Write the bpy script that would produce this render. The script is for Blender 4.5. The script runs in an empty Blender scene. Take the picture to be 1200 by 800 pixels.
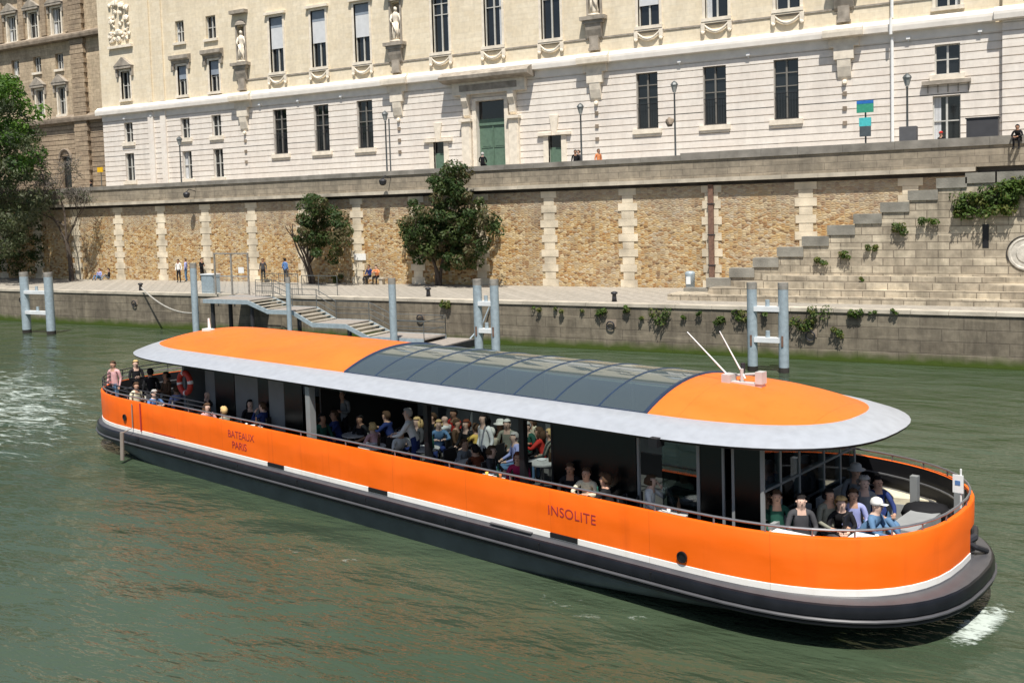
import bpy, bmesh, math, random
from mathutils import Vector, Matrix
R = math.radians
random.seed(7)
C = bpy.context.scene.collection
sc = bpy.context.scene

# ------------------------------------------------------------------ camera
H = 7.2
YAW, PITCH, ROLL, F = 0.51691, 0.06456, -0.02962, 1171.0
CXP, CYP = 600.0, 318.13
fw = Vector((-math.sin(YAW)*math.cos(PITCH), math.cos(YAW)*math.cos(PITCH), -math.sin(PITCH)))
r0 = Vector((math.cos(YAW), math.sin(YAW), 0)); u0 = r0.cross(fw)
rv = math.cos(ROLL)*r0 + math.sin(ROLL)*u0
uv = -math.sin(ROLL)*r0 + math.cos(ROLL)*u0
cam = bpy.data.objects.new('camera', bpy.data.cameras.new('camera')); C.objects.link(cam)
M = Matrix(((rv.x, uv.x, -fw.x, 0), (rv.y, uv.y, -fw.y, 0), (rv.z, uv.z, -fw.z, H), (0, 0, 0, 1)))
cam.matrix_world = M
cam.data.sensor_width = 36; cam.data.lens = 36*F/1200
cam.data.shift_y = (CYP-400)/1200
cam.data.clip_start = 0.5; cam.data.clip_end = 3000
sc.camera = cam

def ray(x, y): return fw + rv*((x-CXP)/F) - uv*((y-CYP)/F)
def onZ(x, y, z=2.33):
    d = ray(x, y); return Vector((0, 0, H)) + d*((z-H)/d.z)
def onY(x, y, Y):
    d = ray(x, y); return Vector((0, 0, H)) + d*(Y/d.y)

# ------------------------------------------------------------------ light
SUN = Vector((-0.50, 1.0, -2.2)).normalized()
w = bpy.data.worlds.new('World'); sc.world = w; w.use_nodes = True
nt = w.node_tree; nt.nodes.clear()
sky = nt.nodes.new('ShaderNodeTexSky'); sky.sky_type = 'NISHITA'; sky.sun_disc = False
sky.sun_elevation = math.asin(-SUN.z); sky.sun_rotation = math.atan2(-SUN.x, -SUN.y) % (2*math.pi)
sky.air_density = 1.0; sky.dust_density = 1.5; sky.ozone_density = 1.0
bg = nt.nodes.new('ShaderNodeBackground'); bg.inputs[1].default_value = 0.075
wo = nt.nodes.new('ShaderNodeOutputWorld')
nt.links.new(sky.outputs[0], bg.inputs[0]); nt.links.new(bg.outputs[0], wo.inputs[0])
sl = bpy.data.lights.new('sun', 'SUN'); sl.energy = 5.0; sl.angle = R(0.53); sl.color = (1, 0.955, 0.88)
so = bpy.data.objects.new('sun', sl); C.objects.link(so)
so.rotation_euler = SUN.to_track_quat('-Z', 'Y').to_euler()
sc.view_settings.view_transform = 'Standard'; sc.view_settings.look = 'None'
sc.view_settings.exposure = 0.34; sc.view_settings.gamma = 1.0
sc.view_settings.use_curve_mapping = False

# ------------------------------------------------------------------ helpers
class MB:
    def __init__(s): s.v = []; s.f = []; s.m = []; s.mi = 0
    def add(s, vs, fs, mi=None):
        n = len(s.v); s.v += [tuple(v) for v in vs]
        for f in fs: s.f.append([i+n for i in f]); s.m.append(s.mi if mi is None else mi)
    def box(s, x0, x1, y0, y1, z0, z1, mi=None):
        s.add([(x0,y0,z0),(x1,y0,z0),(x1,y1,z0),(x0,y1,z0),(x0,y0,z1),(x1,y0,z1),(x1,y1,z1),(x0,y1,z1)],
              [(0,3,2,1),(4,5,6,7),(0,1,5,4),(1,2,6,5),(2,3,7,6),(3,0,4,7)], mi)
    def tube(s, pts, r, n=8, mi=None, cap=True):
        pts = [Vector(p) for p in pts]; rs = r if isinstance(r, (list, tuple)) else [r]*len(pts)
        rings = []; prev = None
        for i, p in enumerate(pts):
            a = pts[max(i-1, 0)]; b = pts[min(i+1, len(pts)-1)]
            t = (b-a).normalized()
            if prev is None:
                up = Vector((0, 0, 1)) if abs(t.z) < .9 else Vector((1, 0, 0))
                e = t.cross(up).normalized()
            else:
                e = (prev - t*prev.dot(t)).normalized()
            prev = e; g = t.cross(e)
            rings.append([p + (e*math.cos(2*math.pi*k/n) + g*math.sin(2*math.pi*k/n))*rs[i] for k in range(n)])
        vs = [q for ring in rings for q in ring]; fs = []
        for i in range(len(pts)-1):
            for k in range(n):
                fs.append((i*n+k, i*n+(k+1)%n, (i+1)*n+(k+1)%n, (i+1)*n+k))
        if cap: fs.append(tuple(reversed(range(n)))); fs.append(tuple(range((len(pts)-1)*n, len(pts)*n)))
        s.add(vs, fs, mi)
    def lathe(s, prof, c, n=12, mi=None, sx=1, sy=1):
        vs = []; fs = []
        for (r, z) in prof:
            for k in range(n):
                a = 2*math.pi*k/n; vs.append((c[0]+r*math.cos(a)*sx, c[1]+r*math.sin(a)*sy, c[2]+z))
        for i in range(len(prof)-1):
            for k in range(n): fs.append((i*n+k, i*n+(k+1)%n, (i+1)*n+(k+1)%n, (i+1)*n+k))
        fs.append(tuple(reversed(range(n)))); fs.append(tuple(range((len(prof)-1)*n, len(prof)*n)))
        s.add(vs, fs, mi)
    def prism(s, poly, axis, a, b, mi=None):
        # poly in the other two coordinates; axis 'x','y','z'
        def P(p, t):
            if axis == 'x': return (t, p[0], p[1])
            if axis == 'y': return (p[0], t, p[1])
            return (p[0], p[1], t)
        n = len(poly); vs = [P(p, a) for p in poly] + [P(p, b) for p in poly]
        fs = [tuple(range(n))[::-1], tuple(range(n, 2*n))] + [(i, (i+1)%n, n+(i+1)%n, n+i) for i in range(n)]
        s.add(vs, fs, mi)
    def blob(s, c, r, seed=0, mi=None, sz=1, n=1):
        bm = bmesh.new(); bmesh.ops.create_icosphere(bm, subdivisions=n, radius=1)
        rnd = random.Random(seed); vs = []
        for v in bm.verts:
            k = r*(1+rnd.uniform(-.22, .22)); vs.append((c[0]+v.co.x*k, c[1]+v.co.y*k, c[2]+v.co.z*k*sz))
        fs = [tuple(v.index for v in f.verts) for f in bm.faces]; bm.free(); s.add(vs, fs, mi)
    def build(s, name, mats, parent=None, smooth=False, world=True, fix=True):
        me = bpy.data.meshes.new(name)
        off = Vector(parent_loc(parent)) if (parent is not None and world) else Vector((0, 0, 0))
        me.from_pydata([tuple(Vector(v)-off) for v in s.v], [], s.f)
        if not isinstance(mats, (list, tuple)): mats = [mats]
        for m in mats: me.materials.append(m)
        if len(mats) > 1: me.polygons.foreach_set('material_index', s.m)
        if smooth: me.polygons.foreach_set('use_smooth', [True]*len(me.polygons))
        if fix:
            bm = bmesh.new(); bm.from_mesh(me); bmesh.ops.recalc_face_normals(bm, faces=bm.faces); bm.to_mesh(me); bm.free()
        me.update()
        o = bpy.data.objects.new(name, me); C.objects.link(o)
        if parent is not None: o.parent = parent
        return o
def parent_loc(p):
    l = Vector((0, 0, 0))
    while p is not None: l += p.location; p = p.parent
    return l
def tag(o, label=None, cat=None, group=None, kind=None):
    if label: o['label'] = label
    if cat: o['category'] = cat
    if group: o['group'] = group
    if kind: o['kind'] = kind
    return o
def thing(name, loc, label, cat, group=None, rz=0):
    o = bpy.data.objects.new(name, None); C.objects.link(o); o.location = loc; o.rotation_euler.z = rz
    o.empty_display_size = .3
    return tag(o, label, cat, group)
def smooth_by(o, ang=40):
    for p in o.data.polygons: p.use_smooth = True
    try: o.data.set_sharp_from_angle(angle=R(ang))
    except Exception: pass

# ------------------------------------------------------------------ materials
def newmat(name):
    m = bpy.data.materials.new(name); m.use_nodes = True
    return m, m.node_tree, m.node_tree.nodes['Principled BSDF']
def N(t, ty, **k):
    n = t.nodes.new(ty)
    for a, b in k.items(): setattr(n, a, b)
    return n
def L(t, a, b): t.links.new(a, b)
def ramp(t, stops):
    r = N(t, 'ShaderNodeValToRGB'); e = r.color_ramp.elements
    e[0].position = stops[0][0]; e[0].color = (*stops[0][1], 1)
    e[1].position = stops[-1][0]; e[1].color = (*stops[-1][1], 1)
    for p, c in stops[1:-1]:
        q = e.new(p); q.color = (*c, 1)
    return r
def mixc(t, f, a, b, mode='MIX'):
    m = N(t, 'ShaderNodeMix', data_type='RGBA', blend_type=mode)
    for s_, v in ((m.inputs[0], f), (m.inputs[6], a), (m.inputs[7], b)):
        if hasattr(v, 'links'): L(t, v, s_)
        else: s_.default_value = v if isinstance(v, float) else (*v, 1)
    return m.outputs[2]
def mat(name, col, rough=.6, metal=0, var=.12, scale=3, bump=0, bscale=30, spec=None, coat=0):
    m, t, b = newmat(name)
    b.inputs['Roughness'].default_value = rough; b.inputs['Metallic'].default_value = metal
    if spec is not None: b.inputs['Specular IOR Level'].default_value = spec
    if coat: b.inputs['Coat Weight'].default_value = coat; b.inputs['Coat Roughness'].default_value = .08
    tc = N(t, 'ShaderNodeTexCoord')
    n = N(t, 'ShaderNodeTexNoise'); n.inputs['Scale'].default_value = scale; n.inputs['Detail'].default_value = 6
    L(t, tc.outputs['Object'], n.inputs['Vector'])
    r = ramp(t, [(.3, tuple(c*(1-var) for c in col)), (.7, tuple(min(1, c*(1+var)) for c in col))])
    L(t, n.outputs[0], r.inputs[0]); L(t, r.outputs[0], b.inputs['Base Color'])
    if bump:
        n2 = N(t, 'ShaderNodeTexNoise'); n2.inputs['Scale'].default_value = bscale; n2.inputs['Detail'].default_value = 4
        L(t, tc.outputs['Object'], n2.inputs['Vector'])
        bp = N(t, 'ShaderNodeBump'); bp.inputs['Strength'].default_value = bump; bp.inputs['Distance'].default_value = .02
        L(t, n2.outputs[0], bp.inputs['Height']); L(t, bp.outputs[0], b.inputs['Normal'])
    return m
def xz(t, sx=1, sz=1):
    g = N(t, 'ShaderNodeNewGeometry'); s = N(t, 'ShaderNodeSeparateXYZ'); L(t, g.outputs['Position'], s.inputs[0])
    a = N(t, 'ShaderNodeMath', operation='ADD'); L(t, s.outputs[0], a.inputs[0]); L(t, s.outputs[1], a.inputs[1])
    c = N(t, 'ShaderNodeCombineXYZ'); L(t, a.outputs[0], c.inputs[0]); L(t, s.outputs[2], c.inputs[1])
    return g, s, c
def blocks(name, c1, c2, mortar, bw, rh, msize=.02, stain=(.25, .22, .18), samt=.35, rough=.85, bump=.5, sscale=.35, moss=None, mott=(.78, 1.12), streak=0):
    m, t, b = newmat(name); b.inputs['Roughness'].default_value = rough
    b.inputs['Specular IOR Level'].default_value = .25
    g, s, c = xz(t)
    br = N(t, 'ShaderNodeTexBrick'); br.inputs['Scale'].default_value = 1
    br.inputs['Brick Width'].default_value = bw; br.inputs['Row Height'].default_value = rh
    br.inputs['Mortar Size'].default_value = msize; br.inputs['Mortar Smooth'].default_value = .3
    br.inputs['Color1'].default_value = (*c1, 1); br.inputs['Color2'].default_value = (*c2, 1); br.inputs['Mortar'].default_value = (*mortar, 1)
    L(t, c.outputs[0], br.inputs['Vector'])
    n = N(t, 'ShaderNodeTexNoise'); n.inputs['Scale'].default_value = sscale; n.inputs['Detail'].default_value = 9; n.inputs['Roughness'].default_value = .65
    L(t, g.outputs['Position'], n.inputs['Vector'])
    r = ramp(t, [(.42, (0, 0, 0)), (.72, (1, 1, 1))]); L(t, n.outputs[0], r.inputs[0])
    mm = N(t, 'ShaderNodeMath', operation='MULTIPLY'); L(t, r.outputs[0], mm.inputs[0]); mm.inputs[1].default_value = samt
    col = mixc(t, mm.outputs[0], br.outputs['Color'], stain)
    n3 = N(t, 'ShaderNodeTexNoise'); n3.inputs['Scale'].default_value = 3.5; n3.inputs['Detail'].default_value = 8
    L(t, g.outputs['Position'], n3.inputs['Vector'])
    r3 = ramp(t, [(.3, (mott[0],)*3), (.7, (mott[1],)*3)]); L(t, n3.outputs[0], r3.inputs[0])
    col = mixc(t, 1.0, col, r3.outputs[0], 'MULTIPLY')
    if streak:
        mp5 = N(t, 'ShaderNodeMapping'); mp5.inputs['Scale'].default_value = (1.1, .16, 1); L(t, c.outputs[0], mp5.inputs[0])
        n5 = N(t, 'ShaderNodeTexNoise'); n5.inputs['Scale'].default_value = 1; n5.inputs['Detail'].default_value = 9; n5.inputs['Roughness'].default_value = .7
        L(t, mp5.outputs[0], n5.inputs['Vector'])
        r5 = ramp(t, [(.45, (0, 0, 0)), (.68, (streak,)*3)]); L(t, n5.outputs[0], r5.inputs[0])
        col = mixc(t, r5.outputs[0], col, tuple(v*.55 for v in stain))
        mp6 = N(t, 'ShaderNodeMapping'); mp6.inputs['Scale'].default_value = (.25, 3.2, 1); L(t, c.outputs[0], mp6.inputs[0])
        n6 = N(t, 'ShaderNodeTexNoise'); n6.inputs['Scale'].default_value = 1; n6.inputs['Detail'].default_value = 7; L(t, mp6.outputs[0], n6.inputs['Vector'])
        r6 = ramp(t, [(.58, (0, 0, 0)), (.72, (streak*.6,)*3)]); L(t, n6.outputs[0], r6.inputs[0])
        col = mixc(t, r6.outputs[0], col, tuple(min(1, v*1.6) for v in c1))
    if moss:
        z0, z1, mc = moss
        n4 = N(t, 'ShaderNodeTexNoise'); n4.inputs['Scale'].default_value = 1.2; n4.inputs['Detail'].default_value = 8
        L(t, g.outputs['Position'], n4.inputs['Vector'])
        a = N(t, 'ShaderNodeMath', operation='MULTIPLY_ADD'); L(t, n4.outputs[0], a.inputs[0]); a.inputs[1].default_value = .5; L(t, s.outputs[2], a.inputs[2])
        mr = N(t, 'ShaderNodeMapRange'); mr.inputs[1].default_value = z0+.25; mr.inputs[2].default_value = z1+.25
        mr.inputs[3].default_value = 1; mr.inputs[4].default_value = 0; L(t, a.outputs[0], mr.inputs[0])
        col = mixc(t, mr.outputs[0], col, mc)
    L(t, col, b.inputs['Base Color'])
    bp = N(t, 'ShaderNodeBump'); bp.inputs['Strength'].default_value = bump; bp.inputs['Distance'].default_value = .03
    ad = N(t, 'ShaderNodeMath', operation='SUBTRACT'); L(t, n3.outputs[0], ad.inputs[0]); L(t, br.outputs['Fac'], ad.inputs[1])
    L(t, ad.outputs[0], bp.inputs['Height']); L(t, bp.outputs[0], b.inputs['Normal'])
    return m
def rubble(name):
    m, t, b = newmat(name); b.inputs['Roughness'].default_value = .9; b.inputs['Specular IOR Level'].default_value = .2
    g, s, c = xz(t)
    mp = N(t, 'ShaderNodeMapping'); mp.inputs['Scale'].default_value = (4.2, 8.5, 1); L(t, c.outputs[0], mp.inputs[0])
    v = N(t, 'ShaderNodeTexVoronoi'); v.voronoi_dimensions = '2D'; v.inputs['Scale'].default_value = 1; v.inputs['Randomness'].default_value = .8
    L(t, mp.outputs[0], v.inputs['Vector'])
    sep = N(t, 'ShaderNodeSeparateColor'); L(t, v.outputs['Color'], sep.inputs[0])
    r = ramp(t, [(0, (.16, .09, .04)), (.12, (.34, .17, .06)), (.3, (.44, .27, .11)), (.5, (.52, .36, .16)), (.68, (.40, .30, .18)), (.85, (.64, .50, .28)), (1, (.46, .38, .28))])
    L(t, sep.outputs[0], r.inputs[0])
    v2 = N(t, 'ShaderNodeTexVoronoi'); v2.voronoi_dimensions = '2D'; v2.feature = 'DISTANCE_TO_EDGE'; v2.inputs['Scale'].default_value = 1; v2.inputs['Randomness'].default_value = .8
    L(t, mp.outputs[0], v2.inputs['Vector'])
    r2 = ramp(t, [(.02, (1, 1, 1)), (.09, (0, 0, 0))]); L(t, v2.outputs['Distance'], r2.inputs[0])
    col = mixc(t, r2.outputs[0], r.outputs[0], (.40, .30, .18))
    n = N(t, 'ShaderNodeTexNoise'); n.inputs['Scale'].default_value = .3; n.inputs['Detail'].default_value = 8
    L(t, g.outputs['Position'], n.inputs['Vector'])
    # weathering: paler grey towards the top courses
    mr = N(t, 'ShaderNodeMapRange'); mr.inputs[1].default_value = 5.5; mr.inputs[2].default_value = 8.3; L(t, s.outputs[2], mr.inputs[0])
    mu = N(t, 'ShaderNodeMath', operation='MULTIPLY_ADD'); L(t, mr.outputs[0], mu.inputs[0]); mu.inputs[1].default_value = .55; L(t, n.outputs[0], mu.inputs[2])
    r4 = ramp(t, [(.5, (0, 0, 0)), (1.0, (.65, .65, .65))]); L(t, mu.outputs[0], r4.inputs[0])
    col = mixc(t, r4.outputs[0], col, (.34, .30, .25))
    mp5 = N(t, 'ShaderNodeMapping'); mp5.inputs['Scale'].default_value = (.5, .22, 1); L(t, c.outputs[0], mp5.inputs[0])
    n5 = N(t, 'ShaderNodeTexNoise'); n5.inputs['Scale'].default_value = 1; n5.inputs['Detail'].default_value = 9; n5.inputs['Roughness'].default_value = .7; L(t, mp5.outputs[0], n5.inputs['Vector'])
    r5 = ramp(t, [(.48, (0, 0, 0)), (.70, (.5, .5, .5))]); L(t, n5.outputs[0], r5.inputs[0])
    col = mixc(t, r5.outputs[0], col, (.19, .15, .105))
    L(t, col, b.inputs['Base Color'])
    bp = N(t, 'ShaderNodeBump'); bp.inputs['Strength'].default_value = .8; bp.inputs['Distance'].default_value = .05
    L(t, v2.outputs['Distance'], bp.inputs['Height']); L(t, bp.outputs[0], b.inputs['Normal'])
    return m
def glass(name, tint, refl=.12, rough=.02):
    m, t, b = newmat(name); t.nodes.remove(b)
    tr = N(t, 'ShaderNodeBsdfTransparent'); tr.inputs[0].default_value = (*tint, 1)
    gl = N(t, 'ShaderNodeBsdfGlossy'); gl.inputs['Roughness'].default_value = rough; gl.inputs[0].default_value = (.9, .95, 1, 1)
    fr = N(t, 'ShaderNodeFresnel'); fr.inputs[0].default_value = 1.5
    ad = N(t, 'ShaderNodeMath', operation='ADD'); L(t, fr.outputs[0], ad.inputs[0]); ad.inputs[1].default_value = refl; ad.use_clamp = True
    mx = N(t, 'ShaderNodeMixShader'); L(t, ad.outputs[0], mx.inputs[0]); L(t, tr.outputs[0], mx.inputs[1]); L(t, gl.outputs[0], mx.inputs[2])
    L(t, mx.outputs[0], t.nodes['Material Output'].inputs[0]); return m

CREAM = blocks('cream_ashlar', (.82, .72, .55), (.77, .66, .48), (.68, .58, .42), .95, .42, .010, (.60, .50, .36), .35, bump=.2, mott=(.9, 1.05), streak=.2)
WHITE = blocks('pale_limestone', (.82, .76, .68), (.795, .72, .635), (.72, .64, .57), 2.9, .4925, .004, (.66, .59, .53), .3, bump=.1, mott=(.93, 1.04), streak=.25)
TRIM = mat('carved_limestone', (.76, .68, .56), .8, var=.14, scale=2.5, bump=.4, bscale=12, spec=.2)
TRIMG = mat('grey_weathered_stone', (.33, .29, .24), .85, var=.3, scale=2, bump=.5, bscale=12, spec=.2)
OLD = blocks('old_brown_ashlar', (.45, .35, .24), (.37, .28, .19), (.25, .19, .13), 1.0, .38, .02, (.17, .13, .10), .65)
OLDSUN = blocks('sunlit_old_ashlar', (.60, .48, .33), (.50, .40, .27), (.36, .28, .20), 1.0, .38, .015, (.28, .21, .15), .6, streak=.4)  # sunlight on the upper storeys put into a lighter stone colour
OLDTRIM = mat('sooty_stone_trim', (.26, .21, .16), .85, var=.35, scale=1.5, bump=.5, bscale=10, spec=.2)
RUB = rubble('golden_rubble')
CHAIN = mat('dressed_pale_stone', (.62, .54, .41), .85, var=.34, scale=.8, bump=.4, bscale=14, spec=.2)
PAR = blocks('parapet_stone', (.36, .305, .23), (.28, .24, .18), (.20, .17, .13), 1.3, .36, .018, (.20, .175, .14), .6, sscale=.5, streak=.5)
PARTOP = mat('parapet_coping_stone', (.215, .20, .175), .9, var=.3, scale=1.2, bump=.4, bscale=14, spec=.2)
COPE = mat('pale_coping_stone', (.46, .41, .33), .9, var=.3, scale=1.0, bump=.4, bscale=14, spec=.2)
COPEW = mat('pale_weathered_stone', (.58, .54, .47), .85, var=.25, scale=3, bump=.5, bscale=9, spec=.2)
SHADEWET = mat('painted_shade_and_wet_stain', (.04, .036, .032), .9, var=.4, scale=1.4, spec=.2)  # near-black paints the ledge's shadow line; also the wet pile bases
QUAYW = blocks('quay_masonry', (.25, .215, .16), (.20, .17, .125), (.13, .11, .085), 1.7, .52, .02, (.13, .11, .085), .7, sscale=.55, streak=.8, moss=(.14, .52, (.055, .085, .012)))
PAVE = blocks('quay_paving', (.38, .345, .29), (.33, .30, .25), (.26, .235, .20), .6, .4, .02, (.36, .32, .27), .5)
KERB = mat('quay_edge_stone', (.45, .405, .33), .85, var=.25, scale=1.1, bump=.3, bscale=12, spec=.2)
STAIRW = blocks('stair_ashlar', (.60, .52, .39), (.42, .355, .265), (.24, .20, .15), .95, .36, .025, (.24, .205, .155), .8, sscale=.7, streak=.7)
STEPC = mat('weathered_step_coping', (.25, .235, .20), .9, var=.3, scale=1.4, bump=.5, bscale=12, spec=.2)
ASPH = mat('street_asphalt', (.09, .09, .09), .9, var=.2, scale=1)
WOODFR = mat('window_frame_paint', (.50, .49, .45), .6, var=.1)
PANE = mat('dark_window_glass', (.012, .014, .016), .06, var=.3, scale=.6, spec=.8)
BLIND = mat('pale_roller_blind', (.62, .63, .64), .8, var=.06)
SHADEB = mat('blue_grey_blind', (.25, .29, .34), .7, var=.1)
LOWFR = mat('grey_brown_window_frame', (.17, .16, .14), .6, var=.1)
GDOOR = mat('green_painted_door', (.105, .17, .12), .55, var=.15, scale=4)
IRON = mat('dark_iron', (.035, .035, .04), .5, .3, var=.2)
LAMPG = mat('grey_green_lamp_paint', (.10, .11, .11), .5, .2, var=.15)
LANT = mat('lantern_glass', (.35, .36, .34), .15, var=.1)
GALV = mat('galvanised_steel', (.36, .43, .47), .5, .25, var=.14, scale=6)
GALVW = mat('bright_steel_crossbar', (.72, .74, .75), .45, .1, var=.08)
RUSTPILE = mat('stained_pile_top', (.27, .25, .22), .7, .1, var=.3, scale=5)
DECKW = mat('gangway_deck', (.30, .265, .23), .8, var=.15, scale=5)
RUST = mat('rusty_pipe', (.17, .095, .065), .8, var=.3, scale=6)

# boat materials
def paint(name, col, rough=.35, seams=False):
    m, t, b = newmat(name)
    tc = N(t, 'ShaderNodeTexCoord')
    n = N(t, 'ShaderNodeTexNoise'); n.inputs['Scale'].default_value = .9; n.inputs['Detail'].default_value = 7
    mp = N(t, 'ShaderNodeMapping'); mp.inputs['Scale'].default_value = (1, 1, 3); L(t, tc.outputs['Object'], mp.inputs[0]); L(t, mp.outputs[0], n.inputs['Vector'])
    r = ramp(t, [(.3, tuple(c*.93 for c in col)), (.7, tuple(min(1, c*1.05) for c in col))]); L(t, n.outputs[0], r.inputs[0])
    L(t, r.outputs[0], b.inputs['Base Color']); b.inputs['Roughness'].default_value = rough
    if seams:
        s_ = N(t, 'ShaderNodeSeparateXYZ'); L(t, tc.outputs['Object'], s_.inputs[0]); c_ = N(t, 'ShaderNodeCombineXYZ'); L(t, s_.outputs[0], c_.inputs[0])
        br = N(t, 'ShaderNodeTexBrick'); br.inputs['Scale'].default_value = 1; br.inputs['Brick Width'].default_value = 2.25; br.inputs['Row Height'].default_value = 50; br.offset = 0
        br.inputs['Mortar Size'].default_value = .006; br.inputs['Color1'].default_value = (1, 1, 1, 1); br.inputs['Color2'].default_value = (.965, .96, .95, 1); br.inputs['Mortar'].default_value = (.78, .74, .7, 1)
        ad_ = N(t, 'ShaderNodeVectorMath', operation='ADD'); ad_.inputs[1].default_value = (0, 3, 0); L(t, c_.outputs[0], ad_.inputs[0]); L(t, ad_.outputs[0], br.inputs['Vector'])
        mq = N(t, 'ShaderNodeMapping'); mq.inputs['Scale'].default_value = (5, 5, .35); L(t, tc.outputs['Object'], mq.inputs[0])
        nq = N(t, 'ShaderNodeTexNoise'); nq.inputs['Scale'].default_value = 1; nq.inputs['Detail'].default_value = 8; L(t, mq.outputs[0], nq.inputs['Vector'])
        rq = ramp(t, [(.55, (1, 1, 1)), (.85, (.86, .82, .78))]); L(t, nq.outputs[0], rq.inputs[0])
        cc_ = mixc(t, 1.0, mixc(t, 1.0, r.outputs[0], br.outputs['Color'], 'MULTIPLY'), rq.outputs[0], 'MULTIPLY'); L(t, cc_, b.inputs['Base Color'])
        nb = N(t, 'ShaderNodeTexNoise'); nb.inputs['Scale'].default_value = .8; L(t, tc.outputs['Object'], nb.inputs['Vector'])
        bq = N(t, 'ShaderNodeBump'); bq.inputs['Strength'].default_value = .5; bq.inputs['Distance'].default_value = .05; L(t, nb.outputs[0], bq.inputs['Height']); L(t, bq.outputs[0], b.inputs['Normal'])
    r2 = ramp(t, [(.3, (rough*.8,)*3), (.7, (min(1, rough*1.4),)*3)]); L(t, n.outputs[0], r2.inputs[0]); L(t, r2.outputs[0], b.inputs['Roughness'])
    return m
ORANGE = paint('orange_hull_paint', (.97, .145, .0005), .5, True)
ORANGER = paint('orange_roof_paint', (.92, .175, .018), .42, True)
BWHITE = paint('white_stripe_paint', (.86, .84, .80), .4, True)
RUBBER = mat('black_rubber_fender', (.010, .011, .014), .28, var=.25, scale=3, spec=.25)
HULLG = mat('dark_grey_hull', (.065, .082, .09), .5, var=.25, scale=1.5)
SHELF = mat('grey_hull_ledge', (.07, .07, .075), .4, var=.12)
METALR = mat('brushed_roof_metal', (.50, .525, .56), .42, .35, var=.07, scale=5)
BLACKP = mat('black_paint', (.008, .008, .010), .5, var=.2)
GREYP = mat('grey_panel_paint', (.16, .175, .18), .55, var=.08)
POSTG = mat('grey_post_paint', (.24, .25, .25), .5, var=.08)
DECKB = mat('boat_deck', (.10, .095, .09), .7, var=.2, scale=3)
BENCH = mat('light_grey_bench', (.30, .31, .31), .6, var=.1)
RAILM = mat('steel_rail', (.26, .26, .27), .35, .6, var=.1)
TINT = glass('tinted_side_glass', (.05, .07, .09), .0, .3)
INNERG = mat('dark_grey_inner_panel', (.055, .06, .065), .6, var=.2)
DARKGL = glass('dark_far_glass', (.008, .010, .012), .0)
CLEAR = glass('clear_screen_glass', (.55, .62, .60), .05)
ROOFGL = glass('blue_roof_glass', (.48, .56, .56), .16, .03)
LOGOR = mat('dark_red_lettering', (.36, .03, .03), .6, var=.05)
REDP = mat('lifebuoy_red', (.55, .05, .03), .5, var=.1)
WHITEP = mat('white_plastic', (.8, .8, .78), .5, var=.05)
WOODC = mat('brown_wood', (.22, .11, .05), .6, var=.2)

# ------------------------------------------------------------------ river
def water():
    m, t, b = newmat('river_water')
    g = N(t, 'ShaderNodeNewGeometry')
    b.inputs['Roughness'].default_value = .06; b.inputs['IOR'].default_value = 1.42
    n0 = N(t, 'ShaderNodeTexNoise'); n0.inputs['Scale'].default_value = .06; n0.inputs['Detail'].default_value = 4
    L(t, g.outputs['Position'], n0.inputs['Vector'])
    r = ramp(t, [(.35, (.040, .060, .033)), (.65, (.056, .080, .050))]); L(t, n0.outputs[0], r.inputs[0]); L(t, r.outputs[0], b.inputs['Base Color'])
    def wave(scale, rot, stretch, det=3, ro=.5):
        mp = N(t, 'ShaderNodeMapping'); mp.inputs['Rotation'].default_value = (0, 0, rot); mp.inputs['Scale'].default_value = (1, stretch, 1)
        L(t, g.outputs['Position'], mp.inputs[0])
        n = N(t, 'ShaderNodeTexNoise'); n.inputs['Scale'].default_value = scale; n.inputs['Detail'].default_value = det
        n.inputs['Roughness'].default_value = ro; n.inputs['Distortion'].default_value = .4
        L(t, mp.outputs[0], n.inputs['Vector']); return n.outputs[0]
    prev = None
    for sc_, ro, st, d, dist, stg in ((.32, -.5, 2.0, 1, .30, 1), (1.05, .3, 2.1, 2, .070, 1), (2.2, .55, 3.0, 2, .034, 1), (5.5, -.1, 2.4, 3, .012, 1)):
        bp = N(t, 'ShaderNodeBump'); bp.inputs['Strength'].default_value = stg; bp.inputs['Distance'].default_value = dist
        L(t, wave(sc_, ro, st, d), bp.inputs['Height'])
        if prev: L(t, prev, bp.inputs['Normal'])
        prev = bp.outputs[0]
    L(t, prev, b.inputs['Normal'])
    return m
WATER = water()
mb = MB(); mb.add([(-700, -300, 0), (400, -300, 0), (400, 46, 0), (-700, 46, 0)], [(0, 1, 2, 3)])
tag(mb.build('water', WATER), kind='structure')

# ------------------------------------------------------------------ quay
YQ, YW, ZQ = 44.91, 53.91, 2.33
mb = MB()
mb.box(-500, 300, YQ, 120, -2, ZQ-.16)
o = mb.build('quay', [QUAYW]); tag(o, kind='structure')
mb = MB()
x = -120
rnd = random.Random(3)
while x < 60:
    wd = rnd.uniform(1.3, 2.1); mb.box(x+.008, x+wd-.008, YQ-.06, YQ+.62, ZQ-.16, ZQ+rnd.uniform(-.006, .006)); x += wd
tag(mb.build('quay_kerb', KERB), kind='structure')
mb = MB(); mb.box(-500, 300, YQ+.625, YW+1, ZQ-.16, ZQ-.012)
tag(mb.build('quay_pavement', PAVE), kind='structure')
mb = MB(); mb.box(-500, 300, YW+.5, 68.6, ZQ-.012, 8.78)
tag(mb.build('street', ASPH), kind='structure')
mb = MB(); mb.box(-500, 300, 64.9, 67.7, 8.78, 8.92)
tag(mb.build('pavement', PAVE), kind='structure')

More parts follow.
